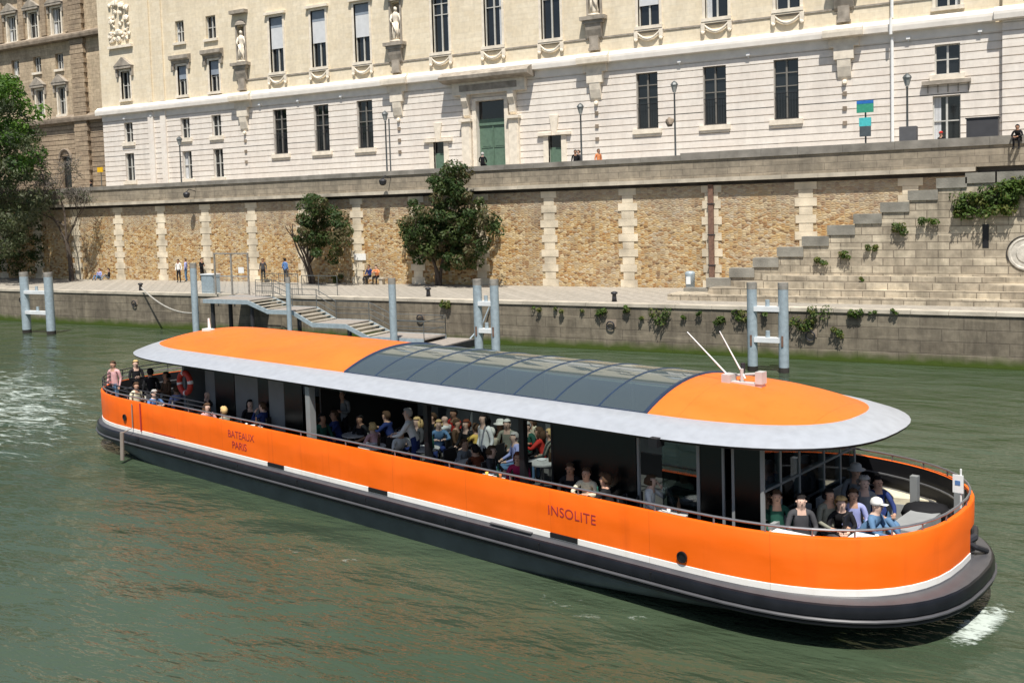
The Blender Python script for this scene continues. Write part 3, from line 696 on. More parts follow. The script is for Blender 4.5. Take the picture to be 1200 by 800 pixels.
# ------------------------------------------------------------------ people
def seg_dist(p, a, b):
    ab = b-a; t = max(0, min(1, (p-a).dot(ab)/max(ab.length_squared, 1e-9))); return (p-(a+ab*t)).length
def skeleton(pose):
    J = {}; V = Vector
    if pose.startswith('stand'):
        J = dict(pelvis=V((0,0,.95)), spine=V((0,-.01,1.13)), chest=V((0,0,1.30)), up=V((0,.01,1.42)), neck=V((0,-.005,1.49)), hlow=V((0,-.03,1.545)), hmid=V((0,-.03,1.625)), htop=V((0,-.015,1.70)))
        for s, n in ((-1, 'l'), (1, 'r')):
            J['sh'+n] = V((s*.17, .01, 1.40)); J['el'+n] = V((s*.23, .04, 1.14)); J['wr'+n] = V((s*.23, -.06, .92)); J['ha'+n] = V((s*.225, -.09, .85))
            J['hi'+n] = V((s*.09, 0, .90)); J['kn'+n] = V((s*.10, -.03, .50)); J['an'+n] = V((s*.11, .03, .09)); J['to'+n] = V((s*.12, -.11, .045))
        if pose == 'stand_fold':
            for s, n in ((-1, 'l'), (1, 'r')): J['el'+n] = V((s*.22, -.06, 1.15)); J['wr'+n] = V((s*.06, -.26, 1.18)); J['ha'+n] = V((-s*.01, -.28, 1.21))
        if pose == 'stand_lean':
            for k in ('chest', 'up', 'neck', 'hlow', 'hmid', 'htop', 'shl', 'shr'): J[k] += V((0, -.16, -.06))
            J['spine'] += V((0, -.06, 0))
            for s, n in ((-1, 'l'), (1, 'r')): J['el'+n] = V((s*.24, -.30, 1.10)); J['wr'+n] = V((s*.15, -.50, 1.05)); J['ha'+n] = V((s*.13, -.58, 1.05))
        if pose == 'stand_walk':
            J['knl'] += V((0, -.12, .02)); J['anl'] += V((0, -.16, 0)); J['tol'] += V((0, -.18, .02)); J['anr'] += V((0, .22, .05)); J['tor'] += V((0, .22, 0)); J['knr'] += V((0, .06, 0))
            J['wrl'] += V((0, .16, .02)); J['hal'] += V((0, .22, .04)); J['wrr'] += V((0, -.12, .05)); J['har'] += V((0, -.16, .08))
    else:
        J = dict(pelvis=V((0,0,.52)), spine=V((0,.01,.70)), chest=V((0,.0,.87)), up=V((0,.0,.99)), neck=V((0,-.015,1.05)), hlow=V((0,-.04,1.105)), hmid=V((0,-.04,1.185)), htop=V((0,-.025,1.26)))
        for s, n in ((-1, 'l'), (1, 'r')):
            J['sh'+n] = V((s*.17, 0, .97)); J['el'+n] = V((s*.24, -.06, .73)); J['wr'+n] = V((s*.15, -.28, .66)); J['ha'+n] = V((s*.10, -.35, .65))
            J['hi'+n] = V((s*.09, -.03, .50)); J['kn'+n] = V((s*.12, -.46, .52)); J['an'+n] = V((s*.12, -.43, .10)); J['to'+n] = V((s*.13, -.57, .045))
        if pose == 'sit_table':
            for k in ('chest', 'up', 'neck', 'hlow', 'hmid', 'htop', 'shl', 'shr'): J[k] += V((0, -.12, -.03))
            J['spine'] += V((0, -.04, 0))
            for s, n in ((-1, 'l'), (1, 'r')): J['el'+n] = V((s*.26, -.26, .79)); J['wr'+n] = V((s*.13, -.45, .82)); J['ha'+n] = V((s*.07, -.52, .84))
        if pose == 'sit_face':
            J['elr'] = V((.22, -.24, .80)); J['wrr'] = V((.10, -.22, 1.02)); J['har'] = V((.07, -.17, 1.10))
        if pose == 'sit_lean':
            for k in ('chest', 'up', 'neck', 'hlow', 'hmid', 'htop', 'shl', 'shr'): J[k] += V((0, -.26, -.10))
            J['spine'] += V((0, -.10, -.02))
            for s, n in ((-1, 'l'), (1, 'r')): J['el'+n] = V((s*.24, -.34, .68)); J['wr'+n] = V((s*.10, -.52, .62)); J['ha'+n] = V((s*.05, -.58, .60))
        if pose == 'sit_back':
            for k in ('chest', 'up', 'neck', 'hlow', 'hmid', 'htop', 'shl', 'shr'): J[k] += V((0, .12, -.02))
            J['spine'] += V((0, .06, 0))
            J['knl'] += V((.08, 0, .10)); J['anl'] = V((.10, -.62, .36)); J['tol'] = V((.10, -.72, .32))
        if pose == 'sit_floor':
            for k in J: J[k] = J[k] - V((0, 0, .36))
            for s, n in ((-1, 'l'), (1, 'r')):
                J['kn'+n] = V((s*.14, -.40, .42)); J['an'+n] = V((s*.13, -.58, .08)); J['to'+n] = V((s*.13, -.72, .04)); J['wr'+n] = V((s*.13, -.34, .42)); J['ha'+n] = V((s*.10, -.42, .44))
    return J
RAD = dict(pelvis=(.15, .12), spine=(.135, .10), chest=(.155, .11), up=(.115, .08), neck=(.056, .056), hlow=(.076, .085), hmid=(.090, .108), htop=(.065, .08),
           sh=(.062, .062), el=(.046, .046), wr=(.032, .032), ha=(.036, .028), hi=(.09, .09), kn=(.062, .062), an=(.042, .042), to=(.045, .035))
TPL = {}
def template(pose):
    if pose in TPL: return TPL[pose]
    J = skeleton(pose); names = list(J); idx = {k: i for i, k in enumerate(names)}
    E = [('pelvis', 'spine'), ('spine', 'chest'), ('chest', 'up'), ('up', 'neck'), ('neck', 'hlow'), ('hlow', 'hmid'), ('hmid', 'htop')]
    for n in 'lr': E += [('up', 'sh'+n), ('sh'+n, 'el'+n), ('el'+n, 'wr'+n), ('wr'+n, 'ha'+n), ('pelvis', 'hi'+n), ('hi'+n, 'kn'+n), ('kn'+n, 'an'+n), ('an'+n, 'to'+n)]
    me = bpy.data.meshes.new('tmp'); me.from_pydata([J[k] for k in names], [(idx[a], idx[b]) for a, b in E], [])
    o = bpy.data.objects.new('tmp', me); C.objects.link(o)
    sk = o.modifiers.new('s', 'SKIN'); sk.use_smooth_shade = True
    for k in names:
        v = me.skin_vertices[0].data[idx[k]]; v.radius = RAD.get(k) or RAD[k[:2]]; v.use_root = (k == 'pelvis')
    sb = o.modifiers.new('u', 'SUBSURF'); sb.levels = 1; sb.render_levels = 1
    dg = bpy.context.evaluated_depsgraph_get(); dg.update()
    m2 = bpy.data.meshes.new_from_object(o.evaluated_get(dg)); bpy.data.objects.remove(o)
    vs = [v.co.copy() for v in m2.vertices]; fs = [tuple(p.vertices) for p in m2.polygons]
    bones = []
    for a, b in E:
        k = b[:2]
        part = 0 if b in ('hlow', 'hmid', 'htop', 'neck') or k == 'ha' else 4 if k == 'wr' else 2 if k in ('kn', 'an', 'hi') else 3 if k == 'to' else 1
        if b == 'neck': part = 1
        bones.append((J[a], J[b], part, {'hlow': -.045, 'hmid': .05, 'htop': .05}.get(b, 0)))
    mb = MB()
    ms = []
    for f in fs:
        c = sum((vs[i] for i in f), Vector())/len(f)
        best = min(bones, key=lambda q: seg_dist(c, q[0], q[1])-q[3]); ms.append(best[2])
    mb.v = [tuple(v) for v in vs]; mb.f = [list(f) for f in fs]; mb.m = ms
    # fingers
    for s, n in ((-1, 'l'), (1, 'r')):
        h = J['ha'+n]; wv = (h-J['wr'+n]).normalized(); side = Vector((s, 0, 0)); side = (side-wv*side.dot(wv)).normalized(); dn = wv.cross(side).normalized()
        if dn.z > 0: dn = -dn
        for k, ln in enumerate((.060, .070, .066, .052)):
            b0 = h + side*((k-1.5)*.017); mb.tube([b0, b0+wv*ln*.6, b0+wv*ln*.9+dn*ln*.45], [.0095, .009, .007], 5, 0)
        t0 = J['wr'+n]+wv*.03-side*.015; mb.tube([t0, t0-side*.03+wv*.03, t0-side*.035+wv*.06], [.012, .011, .008], 5, 0)
    hm = J['hmid']
    # face: nose, ears, eyes, mouth
    fy = hm.y-.104
    mb.add([(hm.x-.014, fy+.012, hm.z-.025), (hm.x+.014, fy+.012, hm.z-.025), (hm.x, fy-.012, hm.z-.020), (hm.x, fy+.006, hm.z+.025)], [(0, 1, 2), (0, 2, 3), (1, 3, 2)], 0)
    for s in (-1, 1):
        mb.blob((hm.x+s*.083, hm.y+.01, hm.z-.012), .014, 1, 0, 1.6)
        mb.blob((hm.x+s*.033, fy+.016, hm.z+.012), .009, 1, 5)
    mb.box(hm.x-.018, hm.x+.018, fy+.012, fy+.022, hm.z-.050, hm.z-.045, 5)
    me = bpy.data.meshes.new('person_'+pose)
    me.from_pydata(mb.v, [], mb.f)
    ph = [bpy.data.materials.get('skin_placeholder') or bpy.data.materials.new('skin_placeholder')]*6
    for m_ in ph: me.materials.append(m_)
    me.polygons.foreach_set('material_index', mb.m); me.polygons.foreach_set('use_smooth', [True]*len(me.polygons)); me.update()
    TPL[pose] = (me, hm); return TPL[pose]
HAIRM = {}
def hair_mesh(kind):
    if kind in HAIRM: return HAIRM[kind]
    mb = MB(); rr = random.Random(5)
    bm = bmesh.new(); bmesh.ops.create_uvsphere(bm, u_segments=16, v_segments=10, radius=1)
    if kind in ('short', 'long', 'curly', 'bob'):
        cut = -.15
        for v in list(bm.verts):
            if v.co.y < -.30 and v.co.z < .42 or v.co.y < .25 and v.co.z < -.25 or v.co.z < -.62: bm.verts.remove(v)
        sc_ = (.104, .122, .120) if kind != 'curly' else (.125, .14, .135)
        for v in bm.verts:
            k = 1+rr.uniform(-.07, .07)*(2 if kind == 'curly' else 1); v.co = Vector((v.co.x*sc_[0]*k, v.co.y*sc_[1]*k+.012, v.co.z*sc_[2]*k+.006))
        idx = {v: i for i, v in enumerate(bm.verts)}
        mb.add([v.co.copy() for v in bm.verts], [tuple(idx[v] for v in f.verts) for f in bm.faces])
    bm.free()
    if kind == 'long': mb.tube([(0, .075, .02), (0, .10, -.10), (0, .10, -.24)], [.085, .10, .055], 10); mb.tube([(.07, .02, .02), (.085, .02, -.08), (.08, .03, -.2)], [.03, .035, .015], 7); mb.tube([(-.07, .02, .02), (-.085, .02, -.08), (-.08, .03, -.2)], [.03, .035, .015], 7)
    if kind == 'bob': mb.tube([(0, .06, .02), (0, .08, -.07)], [.09, .09], 10); mb.tube([(.075, .01, .02), (.085, .01, -.07)], [.03, .03], 7); mb.tube([(-.075, .01, .02), (-.085, .01, -.07)], [.03, .03], 7)
    if kind == 'hat': mb.lathe([(.17, .03), (.175, .04), (.105, .055), (.10, .12), (.07, .15), (.01, .155)], (0, .01, 0), 18)
    if kind == 'cap': mb.lathe([(.105, .02), (.105, .06), (.085, .11), (.04, .135), (.005, .14)], (0, .01, 0), 16); mb.prism([(-.06, -.07), (.06, -.07), (.05, -.18), (-.05, -.18)], 'z', .025, .035)
    me = bpy.data.meshes.new('hat' if kind in ('hat', 'cap') else 'hair'); me.from_pydata([tuple(v) for v in mb.v], [], mb.f)
    me.materials.append(bpy.data.materials['skin_placeholder']); me.polygons.foreach_set('use_smooth', [True]*len(me.polygons)); me.update()
    HAIRM[kind] = me; return me
CM = {}
def cmat(col, rough=.8):
    k = tuple(round(c, 3) for c in col)
    if k not in CM: CM[k] = mat('cloth_%d' % len(CM), k, rough, var=.15, scale=9, spec=.2)
    return CM[k]
COL = dict(skin=(.50, .30, .21), pale=(.62, .42, .33), tan=(.36, .20, .13), black=(.012, .012, .014), white=(.72, .71, .68), navy=(.02, .035, .13), blue=(.10, .20, .42), jeans=(.10, .19, .32),
           grey=(.22, .23, .24), dkgrey=(.06, .06, .065), green=(.02, .085, .06), khaki=(.24, .24, .19), cream=(.66, .60, .45), yellow=(.75, .50, .12), magenta=(.38, .02, .09), red=(.50, .04, .03),
           pink=(.62, .36, .36), brown=(.08, .045, .025), lilac=(.33, .36, .62), blond=(.55, .38, .17), hgrey=(.40, .38, .36), hblack=(.012, .010, .010), hred=(.16, .045, .02), orange=(.70, .25, .10), hwhite=(.70, .68, .62))
def person(label, loc, rz, pose, top, pants, hair='short', hcol='brown', skin='skin', sleeve=None, shoes='black', s=1.0, group=None):
    me, hm = template(pose)
    o = bpy.data.objects.new('person', me); C.objects.link(o); o.location = loc; o.rotation_euler.z = rz; o.scale = (s, s, s)
    for i, c in enumerate((skin, top, pants, shoes, sleeve or top, 'black')):
        o.material_slots[i].link = 'OBJECT'; o.material_slots[i].material = cmat(COL[c])
    tag(o, label, 'person', group)
    if hair:
        h = bpy.data.objects.new('hat' if hair in ('hat', 'cap') else 'hair', hair_mesh(hair)); C.objects.link(h); h.parent = o; h.location = hm
        h.material_slots[0].link = 'OBJECT'; h.material_slots[0].material = cmat(COL[hcol])
    return o

# ------------------------------------------------------------------ boat
BROT = -0.20613; DECK = .80
boat = thing('tour_boat', (-14.7815, 20.9182, 0), 'long orange and white river tour boat with glass roof, full of passengers', 'boat', None, BROT)
bu = Vector((math.cos(BROT), math.sin(BROT))); bn = Vector((-math.sin(BROT), math.cos(BROT)))
def b2w(x, y, z): return Vector((-14.7815+x*bu.x+y*bn.x, 20.9182+x*bu.y+y*bn.y, z))
def bpx(px, py, z):     # a pixel of the photo at boat height z, in boat coordinates
    p = onZ(px, py, z); d = Vector((p.x+14.7815, p.y-20.9182)); return d.dot(bu), d.dot(bn)
BE = 2.55
def outline(hw, tF, tB, aF, aB, e=BE, n=14, straight=()):
    q = []
    for i in range(n+1):
        a = math.pi/2*i/n; q.append((tF-aF+aF*math.sin(a)**(2/e) if i else tF-aF, hw*math.cos(a)**(2/e) if i < n else 0.0))
    # start: near side (y<0) going from stern to bow, round the bow, far side back, round the stern
    pts = []
    xs = [max(tB+aB+.001*i, min(x, tF-aF-.001*(len(straight)-i))) for i, x in enumerate(straight)]
    for x in xs: pts.append((x, -hw))
    for (x, y) in q[:-1]: pts.append((x, -y))
    for (x, y) in reversed(q): pts.append((x, y))
    for x in reversed(xs): pts.append((x, hw))
    qb = []
    for i in range(n+1):
        a = math.pi/2*i/n; qb.append((tB+aB-aB*math.sin(a)**(2/e) if i else tB+aB, hw*math.cos(a)**(2/e) if i < n else 0.0))
    for (x, y) in qb[:-1]: pts.append((x, y))
    for (x, y) in reversed(qb): pts.append((x, -y))
    return pts[:-1]
STR = [-9.6+.85*i for i in range(23)]
def ringz(off, z, f=0, b=0, aF=3.7, aB=3.7): return [(x, y, z) for x, y in outline(2.94+off, 13.36+off+f, -13.36-off+b, aF+off, aB+off, straight=STR)]
def loft(rings, name, mats, closed=True, skip=None, parent=boat, mi=None, smooth=True, capb=False):
    mb = MB(); n = len(rings[0]); vs = [p for r_ in rings for p in r_]; fs = []; ms = []
    for i in range(len(rings)-1):
        for k in range(n):
            if skip and skip(i, k): continue
            fs.append((i*n+k, i*n+(k+1) % n, (i+1)*n+(k+1) % n, (i+1)*n+k)); ms.append(mi[i] if mi else 0)
    if capb: fs.append(tuple(range((len(rings)-1)*n, len(rings)*n))); ms.append(0)
    mb.v = vs; mb.f = fs; mb.m = ms
    o = mb.build(name, mats, parent, world=False, fix=False)
    if smooth: smooth_by(o, 32)
    return o
base = ringz(0, 0)
gap = [k for k, (x, y, z) in enumerate(base) if x > 13.0 and .35 < y < 1.75]
sk = lambda lim: (lambda i, k: i >= lim and k in gap)
loft([ringz(-.09, 1.78), ringz(0, 1.785), ringz(.01, 1.76), ringz(.005, 1.36), ringz(.0, 1.0), ringz(0, .955)], 'bulwark', ORANGE, skip=sk(3))
loft([ringz(-.09, 1.778), ringz(-.095, 1.36), ringz(-.09, .80)], 'bulwark_lining', BLACKP, skip=sk(1))
loft([ringz(0.0, .955), ringz(.012, .95), ringz(.012, .845), ringz(0, .84)], 'white_stripe', BWHITE, skip=sk(0))
def fz(off, z): return ringz(off, z, .20, -.07)
loft([ringz(-.1, .84), ringz(.015, .84), ringz(.03, .825), fz(.05, .80), fz(.09, .785)], 'hull_ledge', SHELF)
loft([fz(.088, .784), fz(.12, .765), fz(.14, .72), fz(.15, .64), fz(.15, .595), fz(.12, .585), fz(.12, .57)], 'fender', RUBBER)
loft([fz(.12, .57), fz(.16, .568), fz(.18, .55), fz(.18, .53), fz(.16, .515), fz(.12, .51)], 'rubbing_strip', SHELF)
loft([fz(.12, .51), fz(.15, .50), fz(.155, .46), fz(.13, .435), ringz(-.01, .43)], 'lower_fender', RUBBER)
for k_ in range(1, len(STR), 3):
    mb = MB(); xx = STR[k_]; mb.box(xx-.012, xx+.012, -2.94-.155, -2.94-.1, .60, .74); mb.build('fender_joint', BLACKP, boat, world=False)
def hullring(off, z, k): return ringz(off, z, -2.6*k, 1.3*k, 3.7+3.0*k, 3.7+1.0*k)
loft([ringz(.0, .432), hullring(.0, .22, .4), hullring(-.03, 0, 1.0), hullring(-.2, -.6, 1.3)], 'hull', HULLG)
loft([ringz(-.09, DECK), ringz(-.5, DECK+.001)], 'deck', DECKB, capb=True, smooth=False)
# recessed ports and slots in the stripe
def bbox(name, m, *a, parent=boat):
    mb = MB(); mb.box(*a); return mb.build(name, m, parent, world=False)
for xa, xb in ((-2.46, -1.78), (1.42, 2.06), (6.74, 7.4)): bbox('scupper', BLACKP, xa, xb, -2.966, -2.90, .862, .957)
bbox('name_plate', SHELF, 5.2, 6.3, -3.02, -2.955, .85, .87)
for px_, z_, x_ in ((0, 1.10, 9.68), (0, 1.24, -9.72)):
    mb = MB(); mb.lathe([(.0, 0), (.10, 0), (.10, .03), (.08, .03), (.08, .01), (0, .01)], (0, 0, 0), 20)
    q = MB(); yy = -2.955 if x_ > 0 else -2.955; q.v = [(x_+v[0], yy-v[2], z_+v[1]*1.0) for v in mb.v]; q.f = mb.f; q.m = mb.m
    q.build('hawse_hole', BLACKP, boat, world=False)
# lettering
def text(body, size, x, z, y=-2.948, name='lettering', m=LOGOR, parent=boat, space=1.0):
    cu = bpy.data.curves.new('t', 'FONT'); cu.body = body; cu.size = size; cu.extrude = .003; cu.space_character = space
    o = bpy.data.objects.new('t', cu); C.objects.link(o)
    dg = bpy.context.evaluated_depsgraph_get(); dg.update()
    me = bpy.data.meshes.new_from_object(o.evaluated_get(dg)); bpy.data.objects.remove(o)
    me.materials.clear(); me.materials.append(m)
    for v in me.vertices: v.co = Vector((v.co.x, -v.co.z, v.co.y))
    t_ = bpy.data.objects.new(name, me); C.objects.link(t_); t_.parent = parent; t_.location = (x, y, z); return t_
text('INSOLITE', .265, 6.68, 1.30, space=1.06)
text('BATEAUX', .27, -4.22, 1.38, space=1.0); text('PARIS', .27, -4.05, 1.10, space=1.0)
bbox('lettering', LOGOR, -8.1, -6.9, -2.951, -2.94, .985, 1.0)
# pole fender hanging on the near stern side
mb = MB(); mb.tube([(-9.22, -3.33, .92), (-9.22, -3.36, .1)], .06, 8); mb.tube([(-9.22, -2.98, 1.7), (-9.22, -2.99, 1.0), (-9.22, -3.3, .9)], .018, 6); mb.build('fender_pole', mat('worn_timber', (.22, .19, .16), .8), boat, world=False)
mb = MB(); mb.tube([(-8.75, -2.975, 1.77), (-8.75, -2.975, .94)], .022, 6); mb.build('hanging_rope', LOGOR, boat, world=False)
# bow fairlead and bitts behind the gap
mb = MB(); gx, gy = base[gap[len(gap)//2]][:2]
mb.tube([(13.05, .2, 1.0), (13.3, .9, 1.12), (13.05, 1.75, 1.0)], .07, 8); mb.tube([(12.9, .7, .8), (12.9, .7, 1.3)], .09, 10); mb.tube([(12.9, 1.3, .8), (12.9, 1.3, 1.3)], .09, 10)
mb.tube([(12.8, .5, 1.12), (12.85, 1.5, 1.15)], .05, 8); mb.tube([(13.0, .5, 1.25), (13.35, .8, .98), (13.45, 1.1, .85)], .05, 8)
mb.build('bow_fairlead', IRON, boat, world=False)
# handrail
rail = [b_ for b_ in outline(2.90, 13.3, -13.3, 3.7, 3.7, straight=STR)]
mb = MB(); mb.tube([(x, y, 1.90) for x, y in rail]+[(rail[0][0], rail[0][1], 1.90)], .022, 6); mb.build('handrail', RAILM, boat, world=False)
for k in range(0, len(rail), 2):
    x, y = rail[k]; mb = MB(); mb.tube([(x, y, 1.77), (x, y, 1.9)], .016, 5); mb.build('rail_post', RAILM, boat, world=False)
for zz in (1.5, 1.22):
    pts = [(x, y, zz) for x, y in outline(2.80, 13.2, -13.2, 3.7, 3.7, straight=STR)]
    mb = MB(); mb.tube(pts+[pts[0]], .02, 5); mb.build('inner_rail', RAILM, boat, world=False)
for zz in (2.02, 2.14):
    pts = [(x, y, zz) for x, y in rail if x < -4.6]
    k0 = next(i for i, p_ in enumerate(rail) if p_[0] >= -4.6)
    pts = [(x, y, zz) for x, y in (rail[[i for i, p_ in enumerate(rail) if p_[0] < -4.6 and p_[1] > 0][0]:] + rail[:k0])]
    mb = MB(); mb.tube(pts, .018, 5); mb.build('stern_rail', IRON, boat, world=False)
for x, y in rail[::2]:
    if x < -4.6: mb = MB(); mb.tube([(x, y, 1.9), (x, y, 2.14)], .015, 5); mb.build('rail_post', IRON, boat, world=False)
for (px_, py_) in ((1072, 575), (1124, 592)):
    a, b_ = bpx(px_, py_, 1.5); mb = MB(); mb.box(a-.07, a+.07, b_-.07, b_+.07, DECK, 1.8); mb.build('stanchion', POSTG, boat, world=False)
# roof
def rring(hw, tF, tB, xF, xB, z):
    n = 14; return [(x, y, z) for x, y in outline(hw, tF, tB, tF-xF, xB-tB, straight=RS)]
XF, XB = 8.4, -7.4
RS = [XB+(XF-XB)*i/46 for i in range(1, 46)]
g0, g1 = -.5, 8.3
RS = sorted([x for x in RS if abs(x-g0) > .2 and abs(x-g1) > .25]+[g0, g1-.0])
def dome(k, z): return rring(max(.001, 1.95*k), XF+.5+2.7*k, XB-.5-3.1*k, XF, XB, z)
eave = [rring(2.74, 12.26, -11.6, XF, XB, 3.00), rring(2.76, 12.28, -11.62, XF, XB, 3.045)]
inner = rring(1.97, 11.62, -11.02, XF, XB, 3.27)
loft([rring(2.60, 12.1, -11.45, XF, XB, 2.985), eave[0], eave[1]], 'roof_edge', BLACKP)
mid = rring(2.36, 11.95, -11.32, XF, XB, 3.175)
loft([eave[1], mid, inner, rring(1.93, 11.58, -10.98, XF, XB, 3.262)], 'roof_band', METALR)
DR = [dome(k, 3.265+.44*(1-k**2.1)) for k in (1, .9, .78, .64, .5, .36, .22, .1, .0)]
n_ = len(DR[0])
xsn = [p[0] for p in DR[0]]
def dome_part(name, m, cond):
    mb = MB(); vs = [p for r_ in DR for p in r_]; fs = []
    for i in range(len(DR)-1):
        for k in range(n_):
            k2 = (k+1) % n_; xc = (DR[0][k][0]+DR[0][k2][0])/2
            if cond(xc): fs.append((i*n_+k, i*n_+k2, (i+1)*n_+k2, (i+1)*n_+k))
    # keep used vertices only
    used = sorted({i for f in fs for i in f}); mp = {a: b for b, a in enumerate(used)}
    mb.v = [vs[i] for i in used]; mb.f = [[mp[i] for i in f] for f in fs]; mb.m = [0]*len(fs)
    o = mb.build(name, m, boat, world=False, fix=False); smooth_by(o, 60); return o
dome_part('roof_dome', ORANGER, lambda x: x < g0); dome_part('roof_dome', ORANGER, lambda x: x > g1)
dome_part('glass_roof', ROOFGL, lambda x: g0 < x < g1)
_t = ROOFGL.node_tree; _o = _t.nodes['Material Output']; _s = _o.inputs[0].links[0].from_socket
_d = N(_t, 'ShaderNodeBsdfDiffuse'); _d.inputs[0].default_value = (.30, .38, .38, 1); _m = N(_t, 'ShaderNodeMixShader'); _m.inputs[0].default_value = .16
L(_t, _s, _m.inputs[1]); L(_t, _d.outputs[0], _m.inputs[2]); L(_t, _m.outputs[0], _o.inputs[0])
RIBM = mat('dark_blue_roof_rib', (.03, .05, .09), .4, .2)
for i in range(9):
    x = g0+(g1-g0)*i/8
    pts = [(x, 1.95*q, 3.258+.44*(1-abs(q)**2.1)) for q in [-1+j/8 for j in range(17)]]
    mb = MB(); mb.tube(pts, .026 if 0 < i < 8 else .05, 6); mb.build('roof_rib', RIBM, boat, world=False)
mb = MB()
for s in (-1, 1): mb.box(g0, g1, s*1.93-.03, s*1.93+.03, 3.24, 3.285)
mb.box(g0, g1, -.03, .03, 3.64, 3.68); mb.build('roof_glazing_bar', RIBM, boat, world=False)
mb = MB(); mb.box(-9.6, g0-.1, -2.0, 2.0, 2.93, 2.98); mb.box(g1+.1, 10.7, -2.0, 2.0, 2.93, 2.98)
mb.build('ceiling', INNERG, boat, world=False)
loft([rring(2.62, 12.1, -11.45, XF, XB, 2.985), rring(1.9, 11.5, -10.9, XF, XB, 2.99)], 'soffit', BLACKP)
dk = MB()
pf = [p for p in rring(1.9, 11.5, -10.9, XF, XB, 2.99)]
dk.add([p for p in pf if p[0] > g1-.01], [tuple(range(len([p for p in pf if p[0] > g1-.01])))])
pb_ = [p for p in pf if p[0] < g0+.01]; half = [p for p in pb_ if p[1] > 0 or p[0] < XB-2.9]+[p for p in pb_ if not (p[1] > 0 or p[0] < XB-2.9)]
ang = sorted(pb_, key=lambda p: math.atan2(p[1], p[0]+5)); dk.add(ang, [tuple(range(len(ang)))])
dk.build('ceiling', INNERG, boat, world=False)
# mast, aerials and horn on the roof
ANP = mat('weathered_white_plastic', (.52, .50, .48), .5)
AN = thing('roof_antennas', tuple(b2w(9.35, -.25, 3.68)), 'two tilted white whip aerials on a white and red bracket on the front roof', 'antenna', None, BROT)
mb = MB(); mb.box(-.35, .5, -.08, .08, -.06, .03); mb.box(-.32, -.14, -.14, .14, -.02, .16); mb.tube([(.05, 0, 0), (.05, 0, .28)], .035, 8); mb.box(.38, .52, -.1, .1, .03, .26)
mb.tube([(-.3, .12, .1), (.4, .12, .2)], .03, 6); mb.build('bracket', ANP, AN, world=False)
mb = MB(); mb.box(-.32, .3, -.16, -.11, -.07, -.03); mb.build('red_trim', REDP, AN, world=False)
mb = MB(); mb.tube([(-.22, 0, .1), (-1.15, 0, .92)], [.018, .010], 6); mb.build('whip_aerial', WHITEP, AN, world=False)
mb = MB(); mb.tube([(.12, 0, .1), (-.42, 0, .98)], [.018, .010], 6); mb.build('whip_aerial', WHITEP, AN, world=False)
mb = MB(); mb.tube([(.02, .1, .2), (.02, .1, .38)], .045, 8); mb.build('mast_light', IRON, AN, world=False)
a, b_ = bpx(245, 384, 3.72)
HN = thing('roof_horn', tuple(b2w(a, b_, 3.60)), 'small white horn standing on the rear orange roof', 'horn', None, BROT)
mb = MB(); mb.box(-.25, .15, -.1, .1, -.02, .09); mb.build('base', WHITEP, HN, world=False)
mb = MB(); mb.tube([(.02, 0, .09), (.0, 0, .42)], [.05, .03], 8); mb.build('stem', WHITEP, HN, world=False)
# deck house
def panel(x0, x1, y, z0=DECK, z1=2.94, m=GREYP, name='wall_panel', t=.04): return bbox(name, m, x0, x1, y-t/2, y+t/2, z0, z1)
def post(x, y, w=.06, m=POSTG, z1=2.95, name='post'): return bbox(name, m, x-w/2, x+w/2, y-w/2, y+w/2, DECK, z1)
YN = -1.95
YR = -1.62
panel(-8.61, -8.32, YR); panel(-8.32, -7.35, YR, m=BLACKP, z1=1.6); panel(-7.35, -6.85, YR); panel(-6.85, -5.85, YR, m=TINT, name='side_window'); panel(-5.81, -4.70, YR)
panel(-4.70, -4.19, YR, DECK, 1.5); panel(-4.70, -4.19, YR, 2.7, 2.94); panel(-4.70, -4.19, YR, 1.5, 2.7, TINT, 'side_window'); panel(-4.19, -3.50, YR); panel(-3.50, -2.70, YR, m=TINT, name='side_window')
post(-1.14, -2.55, .17, POSTG); post(2.75, -2.3, .13, BLACKP); post(5.55, -2.3, .13, BLACKP); post(-8.6, 1.95, .1)
panel(6.06, 8.08, YN, m=TINT, name='side_window'); post(8.13, YN, .05); post(6.03, YN, .05, BLACKP)
panel(8.5, 9.35, YN+.25, m=CLEAR, name='side_window'); post(9.43, YN, .06); post(9.93, YN, .04); post(10.13, YN, .05); post(10.69, YN, .06)
panel(10.13, 10.66, YN+.0, m=TINT, name='glass_door', t=.02); panel(9.45, 9.92, YN, m=TINT, name='side_window', t=.02)
# front wall across the house
for y_ in (-1.3, -.55, .5, 1.25, 1.95): post(10.69, y_, .05)
mb = MB(); mb.box(10.66, 10.72, YN, 1.95, 2.15, 2.19); mb.box(10.66, 10.72, YN, 1.95, DECK, 1.25); mb.build('front_wall', GREYP, boat, world=False)
bbox('front_window', CLEAR, 10.68, 10.70, YN+.03, 1.93, 1.25, 2.93)
# far side wall: opaque panels coloured dark for the cabin's gloom, and mullions
for i in range(14):
    x = -8.0+i*1.335
    panel(x+.04, x+1.295, 1.95, 1.35, 2.94, INNERG if i % 4 else POSTG, 'side_window' if i % 3 else 'wall_panel', .02); post(x, 1.95, .07)
panel(-8.0, 10.6, 1.96, DECK, 1.33, BLACKP)
